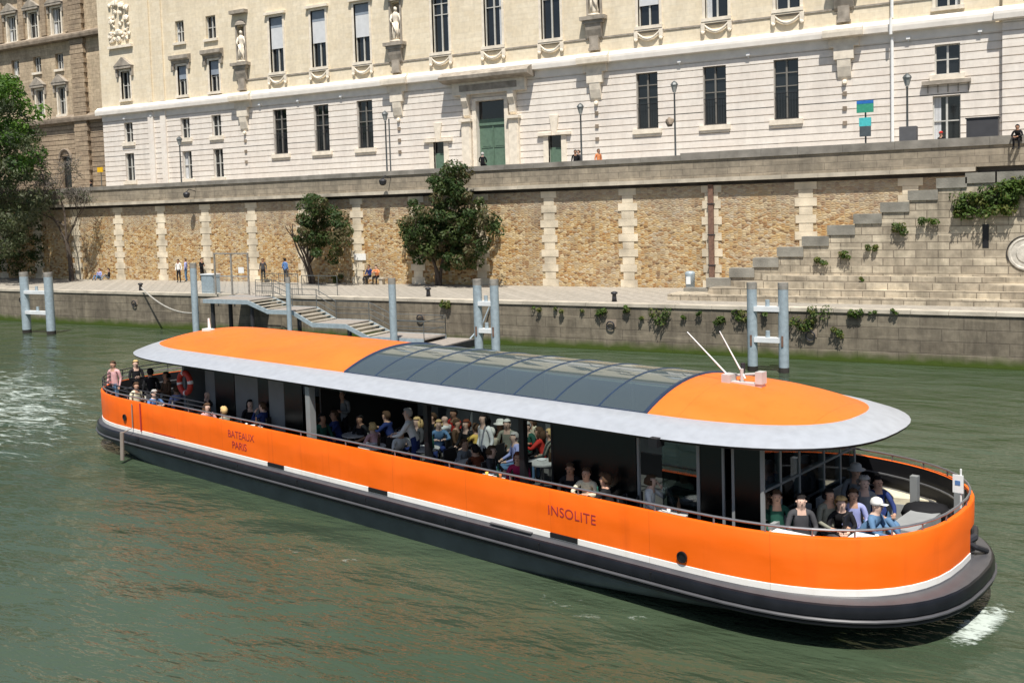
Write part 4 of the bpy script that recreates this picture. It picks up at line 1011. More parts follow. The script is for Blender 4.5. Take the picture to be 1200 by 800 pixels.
# inner partitions and bar
bbox('partition', GREYP, -8.1, -8.04, -1.9, -.5, DECK, 2.93); bbox('partition', BLACKP, -2.15, -2.09, -1.5, 1.9, DECK, 2.93)
bbox('bar_counter', WOODC, -7.0, -3.2, -.4, .2, DECK, 1.9); bbox('partition', BLACKP, 8.1, 8.16, -.6, 1.9, DECK, 2.93)
bbox('shelf', WOODC, 8.3, 10.3, 1.3, 1.7, 2.1, 2.14)
bbox('serving_counter', mat('green_grey_counter', (.09, .11, .10), .5), 8.45, 9.3, -1.5, -.9, DECK, 1.75)
# ceiling speaker under the eave and lifebuoy
bbox('eave_lamp', BLACKP, 8.95, 9.13, -2.84, -2.6, 2.9, 3.06)
LB = MB(); tor = []
bm = bmesh.new()
for k in range(24):
    for j in range(10):
        a = 2*math.pi*k/24; b_ = 2*math.pi*j/10; bm.verts.new((( .30+.085*math.cos(b_))*math.cos(a), .085*math.sin(b_), (.30+.085*math.cos(b_))*math.sin(a)))
bm.verts.ensure_lookup_table()
vs = [v.co.copy() for v in bm.verts]; bm.free()
LB.add(vs, [(k*10+j, ((k+1) % 24)*10+j, ((k+1) % 24)*10+(j+1) % 10, k*10+(j+1) % 10) for k in range(24) for j in range(10)])
LB.m = [1 if (k % 6) == 0 else 0 for k in range(24) for j in range(10)]
lb = LB.build('lifebuoy', [REDP, WHITEP], None, smooth=True); lb.location = b2w(-7.95, -1.95, 2.30); lb.rotation_euler.z = BROT
tag(lb, 'red lifebuoy with white bands hanging on the grey deck house wall near the stern', 'lifebuoy')
# small pole sign at the bow
a, b_ = bpx(1126, 572, 2.0)
FS = thing('bow_sign', tuple(b2w(a, b_, DECK)), 'small white notice on a thin pole at the bow rail', 'sign', None, BROT)
mb = MB(); mb.tube([(0, 0, 0), (0, 0, 1.55)], .018, 6); mb.build('pole', WHITEP, FS, world=False)
mb = MB(); mb.box(-.13, .05, -.03, -.01, 1.12, 1.44); mb.build('board', WHITEP, FS, world=False)
mb = MB(); mb.box(-.09, 0, -.036, -.031, 1.26, 1.34); mb.build('blue_mark', cmat(COL['blue']), FS, world=False)

# ---- benches, tables and chairs on deck
CHB = mat('black_chair_shell', (.02, .02, .022), .5)
def chair():
    r_ = thing('deck_chair', (0, 0, 0), 'x', 'chair')
    mb = MB(); mb.box(-.21, .21, -.2, .2, .43, .46); mb.build('seat', CHB, r_, world=False)
    mb = MB(); mb.box(-.2, .2, .19, .22, .55, .88); mb.build('backrest', CHB, r_, world=False)
    for sx in (-1, 1):
        for sy in (-1, 1):
            mb = MB(); mb.tube([(sx*.18, sy*.17, .43), (sx*.2, sy*.2, 0)], .012, 5); mb.build('leg', RAILM, r_, world=False)
        mb = MB(); mb.tube([(sx*.18, .2, .44), (sx*.19, .215, .86)], .012, 5); mb.build('back_rod', RAILM, r_, world=False)
    return r_
def copy_tree(o, parent=None):
    c = o.copy(); C.objects.link(c)
    if parent: c.parent = parent
    for ch in list(o.children): copy_tree(ch, c)
    return c
CH0 = chair(); used = [False]
def place_chair(x, y, rz, label):
    o = CH0 if not used[0] else copy_tree(CH0); used[0] = True
    o.location = b2w(x, y, DECK+.002); o.rotation_euler.z = BROT+rz; o['label'] = label; o['group'] = 'black chairs on the boat deck'
def table(x, y, label, top=None, w_=.34, rnd_=True):
    r_ = thing('deck_table', tuple(b2w(x, y, DECK+.002)), label, 'table', 'small tables on the boat deck', BROT)
    mb = MB()
    if rnd_: mb.lathe([(w_, .71), (w_, .74)], (0, 0, 0), 20)
    else: mb.box(-w_, w_, -w_, w_, .71, .74)
    mb.build('table_top', top or cmat((.45, .44, .42)), r_, world=False)
    mb = MB(); mb.tube([(0, 0, .02), (0, 0, .71)], .03, 8); mb.build('stem', RAILM, r_, world=False)
    mb = MB(); mb.lathe([(.2, 0), (.2, .02)], (0, 0, 0), 14); mb.build('foot', RAILM, r_, world=False)
    return r_
def bench(x0, x1, y0, y1, back, label):
    r_ = thing('deck_bench', tuple(b2w((x0+x1)/2, (y0+y1)/2, DECK)), label, 'bench', None, BROT); a = (x1-x0)/2; b_ = (y1-y0)/2
    mb = MB(); mb.box(-a, a, -b_, b_, .03, .44); mb.build('seat', BENCH, r_, world=False)
    mb = MB()
    if back == 'x-': mb.box(-a-.08, -a-.002, -b_, b_, .03, .8)
    if back == 'y+': mb.box(-a, a, b_+.002, b_+.08, .03, .95)
    mb.build('backrest', BENCH, r_, world=False)
bench(10.84, 11.25, -1.9, -.35, 'x-', 'light grey bench against the front glass wall, under the man in green')
bench(10.84, 11.25, 0.0, 1.7, 'x-', 'light grey bench end at far side of the front glass wall')
bench(12.0, 12.5, .2, 1.6, '', 'light grey bench out on the open bow beside the bag')

r_ = thing('slatted_bench', tuple(b2w(-9.9, 1.6, DECK)), 'pale slatted bench rising in tiers at the far side of the stern', 'bench', None, BROT)
for i_ in range(5): mb = MB(); mb.box(-1.5, 1.5, -.2+i_*.16, -.08+i_*.16, .35+i_*.13, .40+i_*.13); mb.build('slat', CHAIN, r_, world=False)
for sx in (-1.3, 1.3): mb = MB(); mb.prism([(-.2, 0), (.6, 0), (.6, .9), (-.2, .34)], 'x', sx-.03, sx+.03); mb.build('side_frame', GREYP, r_, world=False)
def pas(label, px_, py_, face, pose, top, pants='black', hair='short', hcol='brown', skin='skin', sleeve=None, zh=None, s=1.0, seat=True, dz=0):
    hh = {'s': 1.22}.get(pose[1:2], 1.22)
    J = template(pose)[1]
    z = DECK+dz+J.z*s; x, y = bpx(px_, py_, z)
    a = R(face)      # facing direction in the boat's plan: 0 = towards bow, 90 = far side, -90 = near side
    rz = a+math.pi/2
    off = Vector((-math.sin(rz)*J.y*s, math.cos(rz)*J.y*s))
    bx_, by_ = x-off.x, y-off.y
    reach = {'sit_back': .75, 'sit_lean': .68, 'sit_table': .62}.get(pose, .62 if pose[1] == 'i' else .3)
    by_ = max(-2.80+.2+reach*max(0, -math.sin(a)), min(2.4, by_))
    person(label, tuple(b2w(bx_, by_, DECK+dz+.003)), BROT+rz, pose, top, pants, hair, hcol, skin, sleeve, s=s, group='passengers on the tour boat')
    if pose.startswith('sit') and seat:
        place_chair(bx_, by_, rz, 'black chair under '+label.split(' person ')[-1] if False else 'black deck chair carrying the '+seat_name(label))
    return bx_, by_
def seat_name(l):
    ws = l.split(); return ' '.join(ws[:11])
P = [
 ('standing passenger in pink shirt and pale jeans at the stern rail', 132, 427, -60, 'stand', 'pink', 'jeans', 'short', 'brown', 'skin', None),
 ('fair haired passenger in black top standing at the stern', 159, 426, -20, 'stand_fold', 'black', 'black', 'short', 'blond', 'pale', None),
 ('passenger dressed all in black standing under the rear eave', 176, 436, 160, 'stand', 'black', 'dkgrey', 'short', 'hblack', 'skin', None),
 ('dark haired passenger in brown coat standing left of the lifebuoy', 194, 440, -90, 'stand_fold', 'brown', 'black', 'bob', 'hblack', 'tan', None),
 ('seated passenger in pale blue shirt left of the lifebuoy', 206, 456, 180, 'sit', 'lilac', 'dkgrey', 'short', 'brown', 'skin', None),
 ('seated passenger in bright blue shirt at the stern rail', 181, 461, 0, 'sit_table', 'blue', 'jeans', 'short', 'hgrey', 'pale', None),
 ('seated passenger in cream shirt near the stern post', 160, 452, 0, 'sit', 'cream', 'grey', 'short', 'brown', 'skin', None),
 ('bald passenger in black seated before the dark rear doorway', 243, 462, -80, 'sit_face', 'black', 'black', None, None, 'pale', None),
 ('passenger in dusty pink top leaning low over the rear rail table', 243, 477, 0, 'sit_lean', 'pink', 'black', 'long', 'brown', 'pale', None),
 ('passenger in khaki green leaning low beside the one in dusty pink', 262, 481, 180, 'sit_lean', 'khaki', 'khaki', 'short', 'blond', 'skin', None),
 ('black haired passenger in black seated before the grey panel', 293, 473, -30, 'sit', 'black', 'black', 'long', 'hblack', 'pale', None),
 ('passenger in navy jacket seated with back to the grey panel', 307, 476, -160, 'sit_face', 'navy', 'dkgrey', 'short', 'brown', 'pale', None),
 ('light grey shirted waiter standing deep inside behind the grey post', 400, 462, -60, 'stand_fold', 'grey', 'black', 'short', 'hgrey', 'skin', None),
 ('passenger in dark navy seated just right of the thick grey post', 391, 486, -120, 'sit_table', 'navy', 'navy', 'short', 'brown', 'tan', None),
 ('passenger in green jumper seated deep inside by the grey post', 378, 490, 0, 'sit', 'green', 'dkgrey', 'bob', 'hblack', 'tan', None),
 ('seated passenger in black T-shirt with pale round print facing the river', 451-30, 491, -85, 'sit', 'black', 'black', 'short', 'hblack', 'tan', 'tan'),
 ('brown haired passenger in navy sweater and jeans leaning towards the stern', 452, 487, 200, 'sit_table', 'navy', 'jeans', 'short', 'brown', 'skin', None),
 ('passenger in white striped shirt standing left of the first black post', 477, 484, -150, 'stand_lean', 'white', 'navy', 'short', 'hgrey', 'pale', 'white'),
 ('passenger with long light brown hair seated by the first black post', 488, 494, -100, 'sit', 'dkgrey', 'navy', 'long', 'blond', 'pale', None),
 ('bearded passenger in black seated just right of the first black post', 506, 489, -120, 'sit', 'black', 'jeans', 'short', 'brown', 'skin', None),
 ('bald passenger in white shirt with blue sash leaning towards the stern', 521, 491, 190, 'sit_table', 'white', 'jeans', None, None, 'pale', None),
 ('passenger in brown sweater with back turned behind the bald one', 536, 496, 20, 'sit', 'brown', 'dkgrey', 'short', 'brown', 'skin', None),
 ('ginger haired passenger seated in the crowd left of the yellow top', 546, 497, -90, 'sit', 'black', 'black', 'bob', 'hred', 'pale', None),
 ('passenger in bright yellow top seated in the middle of the crowd', 557, 501, 170, 'sit_table', 'yellow', 'brown', 'short', 'brown', 'skin', 'orange'),
 ('grey hooded passenger hunched forward near the rail', 545, 520, 0, 'sit_lean', 'grey', 'grey', 'short', 'brown', 'skin', None),
 ('passenger with white sun hat and dark brown dress in the crowd', 586, 498, -80, 'sit', 'brown', 'navy', 'hat', 'hwhite', 'tan', None),
 ('white haired passenger in cream shirt left of the white sun hat', 575, 506, 180, 'sit', 'cream', 'brown', 'short', 'hwhite', 'pale', None),
 ('passenger in dark khaki jacket seated near the rail in jeans', 577, 528, 20, 'sit_lean', 'dkgrey', 'navy', 'bob', 'brown', 'pale', None),
 ('grey haired passenger in lilac shirt left of the second black post', 602, 512, -120, 'sit', 'lilac', 'jeans', 'short', 'hgrey', 'pale', None),
 ('red haired passenger in magenta coat leaning over the rail', 607, 536, -60, 'sit_lean', 'magenta', 'magenta', 'bob', 'hred', 'skin', None),
 ('brown haired passenger with red scarf right of the second black post', 631, 506, 200, 'sit_table', 'red', 'black', 'long', 'brown', 'skin', None),
 ('passenger in khaki jacket seated beside the tinted glass edge', 644, 508, 190, 'sit', 'khaki', 'jeans', 'short', 'blond', 'skin', None),
 ('small passenger in black seated at the corner of the tinted glass', 648, 556, -60, 'sit', 'black', 'black', 'short', 'brown', 'tan', None),
 ('passenger in cream jacket with both arms up before the tinted glass', 683, 556, -80, 'sit_table', 'cream', 'black', 'short', 'brown', 'skin', None),
 ('curly haired passenger in black before the tinted glass', 708, 562, 190, 'sit_table', 'black', 'black', 'curly', 'brown', 'skin', None),
 ('light brown haired passenger in white jacket with hand at the face', 764, 563, 20, 'sit_face', 'white', 'grey', 'bob', 'brown', 'pale', None),
 ('black curly haired passenger in cream open shirt facing the river', 801, 556, -100, 'sit_table', 'cream', 'black', 'curly', 'hblack', 'tan', None),
 ('passenger in white blouse standing deep in the cabin behind the yellow top', 566, 490, -100, 'stand', 'white', 'black', 'long', 'hblack', 'pale', None),
 ('passenger in pale green shirt deep in the crowd behind the sun hat', 594, 497, -60, 'sit', 'khaki', 'black', 'short', 'hwhite', 'pale', None),
 ('passenger in red shirt seated far behind the bald one in white', 531, 484, -90, 'sit', 'red', 'black', 'short', 'hblack', 'tan', None),
 ('passenger in blue denim jacket between the bearded and the bald ones', 514, 497, -40, 'sit_table', 'jeans', 'navy', 'bob', 'blond', 'pale', None),
 ('passenger in dark red jumper low at the rail by the grey hooded one', 556, 526, 170, 'sit_lean', 'hred', 'black', 'short', 'hblack', 'skin', None),
 ('passenger in black and white low at the rail before the first black post', 470, 506, -20, 'sit_lean', 'white', 'black', 'bob', 'hblack', 'skin', 'black'),
 ('passenger in pale pink low at the rail right of the black T-shirt', 436, 500, 180, 'sit_lean', 'pink', 'grey', 'bob', 'blond', 'pale', None),
 ('passenger in teal shirt seated deep inside above the magenta coat', 617, 500, -90, 'sit', 'green', 'black', 'short', 'hgrey', 'pale', None),
 ('passenger in cream sweater far behind the red scarf', 622, 492, -90, 'sit', 'cream', 'black', 'long', 'brown', 'skin', None),
 ('passenger in grey jacket at the far rail of the bow', 1003, 552, -70, 'sit', 'grey', 'black', 'hat', 'hgrey', 'skin', None),
 ('passenger in beige coat seated low between the blond one and the strap', 972, 580, -30, 'sit', 'khaki', 'dkgrey', 'bob', 'hblack', 'skin', None),
 ('grey haired man in dark green sweater seated at the front wall', 910, 582, -55, 'sit', 'green', 'blue', 'short', 'brown', 'skin', None),
 ('passenger in charcoal sweater seated beside the man in green', 939, 587, -55, 'sit', 'dkgrey', 'dkgrey', 'short', 'hblack', 'pale', None),
 ('blond passenger in black leaning forward near the bow', 986, 590, -60, 'sit_lean', 'black', 'black', 'curly', 'blond', 'pale', None),
 ('passenger in light blue shirt with white strap behind the blond one', 1000, 580, -60, 'sit', 'lilac', 'navy', 'short', 'brown', 'skin', None),
 ('grey haired passenger in grey shirt at the bow', 1013, 566, -50, 'sit', 'grey', 'jeans', 'curly', 'hgrey', 'pale', None),
 ('passenger in dark navy jacket reclining at the bow with blue jeans', 1029, 565, -45, 'sit_back', 'navy', 'jeans', 'short', 'hblack', 'skin', None),
 ('passenger with white cap and blue jeans bent forward at the bow rail', 1028, 592, 0, 'sit_lean', 'jeans', 'jeans', 'cap', 'white', 'pale', None),
]
rr = random.Random(11)
for q in P:
    lab, px_, py_, face, pose, top, pants, hair, hc, skn, slv = q[:11]
    onb = any(k in lab for k in ('front wall', 'man in green'))
    pas(lab, px_, py_, face, pose, top, pants, hair or '', hc or 'brown', skn, slv, s=rr.uniform(.96, 1.03), seat=not onb)
tb = [(-10.6, -1.6, 'stern'), (-6.4, -2.35, 'rear rail'), (-4.0, -2.4, 'grey panel'), (-1.0, -1.3, 'thick grey post'), (.35, -1.9, 'navy sweater'), (1.6, -1.3, 'first black post'),
      (3.4, -1.6, 'middle crowd'), (4.6, -2.3, 'magenta coat'), (4.7, -.7, 'red scarf'), (7.3, -2.6+.15, 'tinted glass'), (8.95, -2.2, 'white jacket')]
for x, y, l in tb: table(x, y, 'small round grey table beside the %s on the boat' % l)
# white bow table and its cups
t1 = table(11.25, -2.2, 'square white table in front of the man in green at the bow', WHITEP, .36, False)
t2 = table(12.35, -1.55, 'square white table with cups by the blond passenger at the bow', WHITEP, .32, False)
def cup(x, y, z, label, m, h=.11, r_=.035, group=None):
    c = MB(); c.lathe([(r_*.8, 0), (r_, h), (r_*.9, h), (r_*.7, .02)], (0, 0, 0), 10); o = c.build('cup', m, None, smooth=True); o.location = b2w(x, y, z); tag(o, label, 'cup', group)
cc = [(11.1, -2.35, 'white'), (12.3, -1.75, 'pink'), (12.5, -1.5, 'white'), (9.0, -2.3, 'white'), (7.2, -2.55, 'orange'), (4.55, -2.35, 'yellow'), (4.8, -2.2, 'orange'), (.3, -2.0, 'white'), (-4.1, -2.45, 'white'), (-6.3, -2.4, 'white')]
wh = ['the table of the man in green', 'the blond passenger\'s table', 'the right edge of the bow table', 'the white jacket\'s table', 'the table at the tinted glass', 'the magenta coat\'s table', 'the far edge of the magenta coat\'s table', 'the navy sweater\'s table', 'the grey panel table', 'the rear rail table']
for (x, y, c_), l in zip(cc, wh): cup(x, y, DECK+.744, '%s cup standing on %s' % (c_, l), cmat(COL[c_]))
# wooden bar stool behind the glass door, bag and cushions at the bow
ST = thing('bar_stool', tuple(b2w(10.35, -1.35, DECK)), 'brown wooden bar stool behind the glass door of the boat', 'stool', None, BROT)
mb = MB(); mb.box(-.2, .2, -.2, .2, .95, 1.0); mb.build('seat', WOODC, ST, world=False)
for sx in (-1, 1):
    for sy in (-1, 1):
        mb = MB(); mb.tube([(sx*.16, sy*.16, .95), (sx*.21, sy*.21, 0)], .02, 5); mb.build('leg', WOODC, ST, world=False)
mb = MB(); mb.box(-.19, .19, -.2, -.17, .3, .34); mb.box(-.19, .19, .17, .2, .3, .34); mb.build('stretcher', WOODC, ST, world=False)
x, y = bpx(1085, 603, 1.1); mb = MB()
mb.blob((0, 0, .3), .34, 4, None, .7, 2); mb.blob((.3, .1, .2), .24, 5, None, .8, 2); o = mb.build('bag', cmat(COL['black']), None, smooth=True); o.location = b2w(x, y, DECK+.02); o.scale = (1.3, 1, 1)
tag(o, 'black soft bag lying on the bow deck by the rail', 'bag')
x, y = bpx(1062, 590, 1.0); mb = MB(); mb.box(-.6, .6, -.4, .4, 0, .12); o = mb.build('deck_cushion', cmat(COL['cream']), None); o.location = b2w(x, y, DECK+.3); o.rotation_euler.z = BROT+.3
tag(o, 'beige cushion lying on the bow deck beside the black bag', 'cushion')
mb = MB(); mb.box(-.62, .62, -.42, .42, 0, .295); o = mb.build('locker', BENCH, None); o.location = b2w(x, y, DECK+.002); o.rotation_euler.z = BROT+.3
tag(o, 'low light grey locker under the beige cushion at the bow', 'locker')

# ------------------------------------------------------------------ mooring piles
def pile(x, y, h, mb=None, r_=.19):
    m = MB(); m.tube([(x, y, -1.5), (x, y, h-.28)], r_, 16); return m
def single(px_, pyt, Y, label, r_=.19, h=None):
    p = onY(px_, pyt, Y); h = h or p.z
    t = thing('mooring_pile', (p.x, Y, 0), label, 'pile', 'steel mooring piles')
    m = MB(); m.tube([(p.x, Y, -1.5), (p.x, Y, h-.3)], r_, 16); o = m.build('shaft', GALV, t); smooth_by(o, 50)
    m = MB(); m.tube([(p.x, Y, -1.4), (p.x, Y, .22)], r_+.004, 16); m.build('wet_base', SHADEWET, t)
    m = MB(); m.tube([(p.x, Y, h-.3), (p.x, Y, h)], r_+.004, 16); o = m.build('cap', RUSTPILE, t); smooth_by(o, 50)
single(226, 308, 41.2, 'single grey mooring pile standing at the gangway landing, with a rope ring', .19)
single(337, 325, 41.0, 'thin grey mooring pile halfway down the gangway stairs', .13)
single(459, 326, 41.0, 'single grey mooring pile beside the foot of the gangway', .19)
for (x0, x1, Y, h, lab, k) in ((-59.2, -56.75, 40.4, 3.93, 'leftmost pair of grey mooring piles joined by two white crossbars, left of the boat', .85),
                            (-25.02, -24.08, 40.6, 3.8, 'pair of grey mooring piles joined by crossbars, behind the boat roof glass', 1),
                            (-11.93, -10.62, 41.3, 3.75, 'rightmost and thickest pair of mooring piles joined by crossbars, behind the roof antennas', 1.0)):
    t = thing('mooring_dolphin', ((x0+x1)/2, Y, 0), lab, 'pile', 'twin steel mooring piles')
    for x in (x0, x1):
        m = MB(); m.tube([(x, Y, -1.5), (x, Y, h-.28)], .21 if x1-x0 < 2 else .27, 18); o = m.build('shaft', GALV, t); smooth_by(o, 50)
        m = MB(); m.tube([(x, Y, -1.4), (x, Y, .22)], .214 if x1-x0 < 2 else .274, 18); m.build('wet_base', SHADEWET, t)
        m = MB(); m.tube([(x, Y, h-.28), (x, Y, h)], .214 if x1-x0 < 2 else .274, 18); o = m.build('cap', RUSTPILE, t); smooth_by(o, 50)
        m = MB(); m.box(x-.04, x+.04, Y-.24, Y-.2, 1.1, 1.55); m.build('ladder_slot', RUST, t)
    for zz in (2.55, 1.25):
        m = MB(); m.box(x0+.12, x1-.12, Y-.2, Y+.2, zz, zz+.2); m.build('crossbar', GALVW, t)
        m = MB(); m.tube([((x0+x1)/2, Y, zz+.2), ((x0+x1)/2, Y, zz+.48)], .09, 10); m.build('bollard', GALV, t)

# ------------------------------------------------------------------ gangway
GW = thing('gangway', (-40, 42.5, 0), 'grey steel gangway of four landings and three short stairs going down from quay to pontoon', 'gangway')
yn, yf_ = 41.6, 43.6
# (x0,x1,z) landings then flights
La = [(-44.4, -40.9, 2.36), (-39.4, -37.6, 1.86), (-36.2, -33.9, 1.22), (-32.4, -28.9, .62)]
for i, (a, b_, z) in enumerate(La):
    m = MB(); m.box(a, b_, yn, yf_, z-.06, z); m.build('landing', DECKW, GW)
    m = MB(); m.box(a, b_, yn-.06, yn-.002, z-.22, z+.02); m.box(a, b_, yf_+.002, yf_+.06, z-.22, z+.02); m.build('edge_beam', GALV, GW)
m = MB(); m.box(-44.6, -44.41, yn-.06, YQ, 2.14, 2.36); m.box(-44.4, -42.2, yf_+.07, YQ-.07, 2.30, 2.355); m.build('bridge_plate', DECKW, GW)
BLK = mat('dark_gap', (.02, .02, .02), .8)
for i in range(3):
    a, z0 = La[i][1], La[i][2]; b_, z1 = La[i+1][0], La[i+1][2]; n = 4
    for k in range(n):
        xa = a+(b_-a)*(k+.15)/n; xb = a+(b_-a)*(k+.85)/n; z = z0+(z1-z0)*(k+.6)/n
        m = MB(); m.box(xa, xb, yn+.01, yf_-.01, z-.04, z); m.build('tread', KERB, GW)
    m = MB()
    for y in (yn-.03, yf_+.03): m.prism([(a, z0-.22), (b_, z1-.22), (b_, z1+.02), (a, z0+.02)], 'y', y-.03, y+.028); m.box(b_-.03, b_+.03, yn-.03, yf_+.03, z1-.2, z1-.16)
    m.build('stringer', GALV, GW)
for (x, y, z) in ((-44.0, 41.9, 2.2), (-44, 43.3, 2.2), (-40.9, 41.9, 2.2), (-37.5, 42, 1.7), (-34, 42, 1.1)):
    m = MB(); m.tube([(x, y, -1), (x, y, z)], .12, 8); m.build('support_post', IRON, GW)
def railing(pts, name, parent, h=1.0, bars=3, m_=LAMPG, infill=False, r_=.022):
    m = MB()
    for i in range(bars): 
        k = h*(i+1)/bars; m.tube([(p[0], p[1], p[2]+k) for p in pts], r_, 6)
    for p in pts: m.tube([(p[0], p[1], p[2]), (p[0], p[1], p[2]+h)], r_, 6)
    if infill:
        for a, b_ in zip(pts[:-1], pts[1:]):
            n = max(2, int(math.dist(a, b_)/.14))
            for k in range(1, n): q = [a[j]+(b_[j]-a[j])*k/n for j in range(3)]; m.tube([q, (q[0], q[1], q[2]+h)], .010, 4)
    return m.build(name, m_, parent)
railing([(-40.8, yf_, 2.36), (-39.4, yf_, 1.86), (-37.6, yf_, 1.86), (-36.2, yf_, 1.22), (-33.9, yf_, 1.22), (-32.4, yf_, .62), (-28.9, yf_, .62)], 'handrail', GW, 1.0, 3)
railing([(-42.2, yf_, 2.36), (-40.9, yf_, 2.36)], 'handrail', GW, 1.0, 3, LAMPG, True)
railing([(-30.6, yn, .62), (-28.9, yn, .62), (-28.9, yf_, .62)], 'handrail', GW, .9, 2)
PT = thing('pontoon', (-29.5, 42, 0), 'low dark pontoon floating behind the boat at the foot of the gangway', 'pontoon')
m = MB(); m.box(-32.6, -27.4, 41.2, 44.2, -.3, .35); m.build('hull', IRON, PT)
m = MB(); m.box(-32.5, -27.5, 41.3, 44.1, .352, .40); m.build('deck', DECKW, PT)
m = MB(); m.tube([(-27.6, 43.9, .4), (-27.3, 44.6, 1.0), (-26.9, 44.8, 2.0)], .04, 6); m.build('stay', GALV, PT)
# gate frame with notice at the head of the gangway
GT = thing('access_gate', (-42.9, 44.7, ZQ), 'tall grey double gate frame with a small white notice at the head of the gangway', 'gate')
xa, xb = onY(252, 320, 44.6).x, onY(291, 320, 44.6).x; zt = onY(270, 298, 44.6).z
m = MB()
for x in (xa, (xa+xb)/2, xb): m.box(x-.045, x+.045, 44.56, 44.64, ZQ, zt)
m.box(xa-.045, xb+.045, 44.555, 44.645, zt, zt+.09); m.build('frame', RUSTPILE, GT)
m = MB()
for k in range(1, 26): x = xa+(xb-xa)*k/26; m.tube([(x, 44.6, ZQ+.1), (x, 44.6, ZQ+1.15)], .008, 4)
m.box(xa, xb, 44.59, 44.61, ZQ+1.12, ZQ+1.17); m.build('mesh_panel', GALV, GT)
m = MB(); m.box(xb-.75, xb-.3, 44.53, 44.555, ZQ+1.35, ZQ+1.7); m.build('notice', WHITEP, GT)
def fence(name, pts, label, h=1.1, infill=True, m_=GALV):
    t = thing(name, pts[0], label, 'railing'); railing([(p[0]-pts[0][0]+pts[0][0], p[1], p[2]) for p in pts], 'bars', t, h, 2, m_, infill); return t
q1, q2, q3 = onZ(293, 340), onZ(332, 340), onZ(369, 341)
f1 = thing('guard_fence', (q1.x, 45.6, ZQ), 'dense grey barred guard fence right of the access gate on the quay', 'fence')
railing([(xb+.1, 45.6, ZQ), (xb+1.5, 45.6, ZQ), (xb+3.0, 45.6, ZQ)], 'bars', f1, 1.25, 2, LAMPG, True)
f2 = thing('guard_rail', (q3.x, 45.6, ZQ), 'open grey guard rail between the barred fence and the small tree on the quay', 'railing')
railing([(xb+3.3, 45.6, ZQ), (xb+4.6, 45.6, ZQ), (xb+6.0, 45.6, ZQ)], 'bars', f2, 1.15, 2, LAMPG)
f3 = thing('control_cabinet', (xa-1.3, 45.3, ZQ), 'grey metal cabinet on the quay left of the access gate', 'cabinet')
m = MB(); m.box(xa-1.75, xa-.75, 45.1, 45.7, ZQ, ZQ+1.15); m.build('body', GALV, f3)
m = MB(); m.box(xa-1.8, xa-.7, 45.05, 45.75, ZQ+1.152, ZQ+1.22); m.build('lid', GALVW, f3)
m = MB(); m.box(xa-1.7, xa-1.26, 45.085, 45.099, ZQ+.1, ZQ+1.1); m.box(xa-1.24, xa-.8, 45.085, 45.099, ZQ+.1, ZQ+1.1); m.build('door', GALV, f3)
# mooring chain on the quay wall
b0 = onY(165, 337, 44.7); b1 = onY(222, 352, 42.5)
CHN = MB(); pts = []
for i in range(13):
    k = i/12; pts.append((b0.x+(-44.6-b0.x)*k, 44.75+(41.4-44.75)*k, b0.z+(1.6-b0.z)*k-1.0*4*k*(1-k)*.55))
CHN.tube(pts, .045, 6); tag(CHN.build('mooring_rope', mat('weathered_rope', (.36, .34, .30), .9), None), 'slack pale mooring rope hanging from the quay edge to the pile by the gangway', 'rope')
def bollard(px_, py_, label):
    p = onZ(px_, py_); t = MB(); t.lathe([(.13, 0), (.11, .2), (.10, .35), (.17, .38), (.17, .46), (.05, .5)], (p.x, p.y, ZQ), 12)
    tag(t.build('bollard', IRON, None, smooth=True), label, 'bollard', 'small bollards along the quay edge')
bollard(165, 340, 'small iron bollard at the quay edge holding the slack rope'); bollard(502, 347, 'small iron bollard at the quay edge left of the twin piles'); bollard(720, 353, 'small iron bollard at the quay edge below the rubble wall, right of centre')
# mooring rings and recesses in the quay face
for i, (px_, py_, l) in enumerate(((26, 351, 'at far left'), (158, 355, 'under the slack rope'), (716, 380, 'right of centre'), (950, 392, 'right of the thickest piles'), (493, 372, 'behind the gangway foot'))):
    p = onY(px_, py_, YQ-.02); m = MB()
    m.box(p.x-.28, p.x+.28, YQ-.03, YQ-.001, p.z-.12, p.z+.25)
    o = m.build('mooring_ring', OLDTRIM, None); tag(o, 'iron mooring ring on a stone block in the quay face %s' % l, 'ring', 'mooring rings on the quay face')
    m = MB(); m.tube([(p.x+.2*math.cos(R(a_)), YQ-.1-.02*math.sin(R(a_)), p.z-.05+.2*math.sin(R(a_))) for a_ in range(0, 361, 24)], .035, 6, cap=False); m.build('ring', IRON, o)
# downpipes and bracket lamps on the wall
dp = thing('rusty_downpipe', (-17.76, YW-.2, ZQ), 'rusty brown downpipe on the pale pilaster right of centre of the rubble wall', 'pipe')
m = MB(); m.box(-17.9, -17.62, YW-.22, YW-.06, 2.9, 8.1); m.build('pipe', RUST, dp)
for zz in (3.6, 5.3, 7.0): m = MB(); m.box(-17.96, -17.56, YW-.24, YW-.055, zz, zz+.06); m.build('bracket', IRON, dp)
for px_, py_, l in ((218, 229, 'left'), (448, 214, 'middle')):
    p = onY(px_, py_, YW-1.0); t = thing('wall_lamp', (p.x, YW-.9, p.z), '%s black lantern on a bracket from the embankment parapet, casting a long shadow' % ('leftmost' if l == 'left' else 'second from left'), 'lamp')
    m = MB(); m.lathe([(.02, .28), (.22, .18), (.26, .12), (.2, -.12), (.08, -.2)], (p.x, YW-.95, p.z), 12); m.build('lantern', IRON, t)
    m = MB(); m.tube([(p.x, YW-.95, p.z+.25), (p.x, YW-.7, p.z+.45), (p.x, YW-.05, p.z+.3)], .03, 6); m.build('arm', IRON, t)
sg = MB(); p = onY(422, 301, YW-.06); sg.box(p.x-.5, p.x+.5, YW-.10, YW-.058, p.z-.22, p.z+.22)
tag(sg.build('wall_sign', WHITEP, None), 'blank white plate on the rubble wall between the two climbing trees', 'sign')
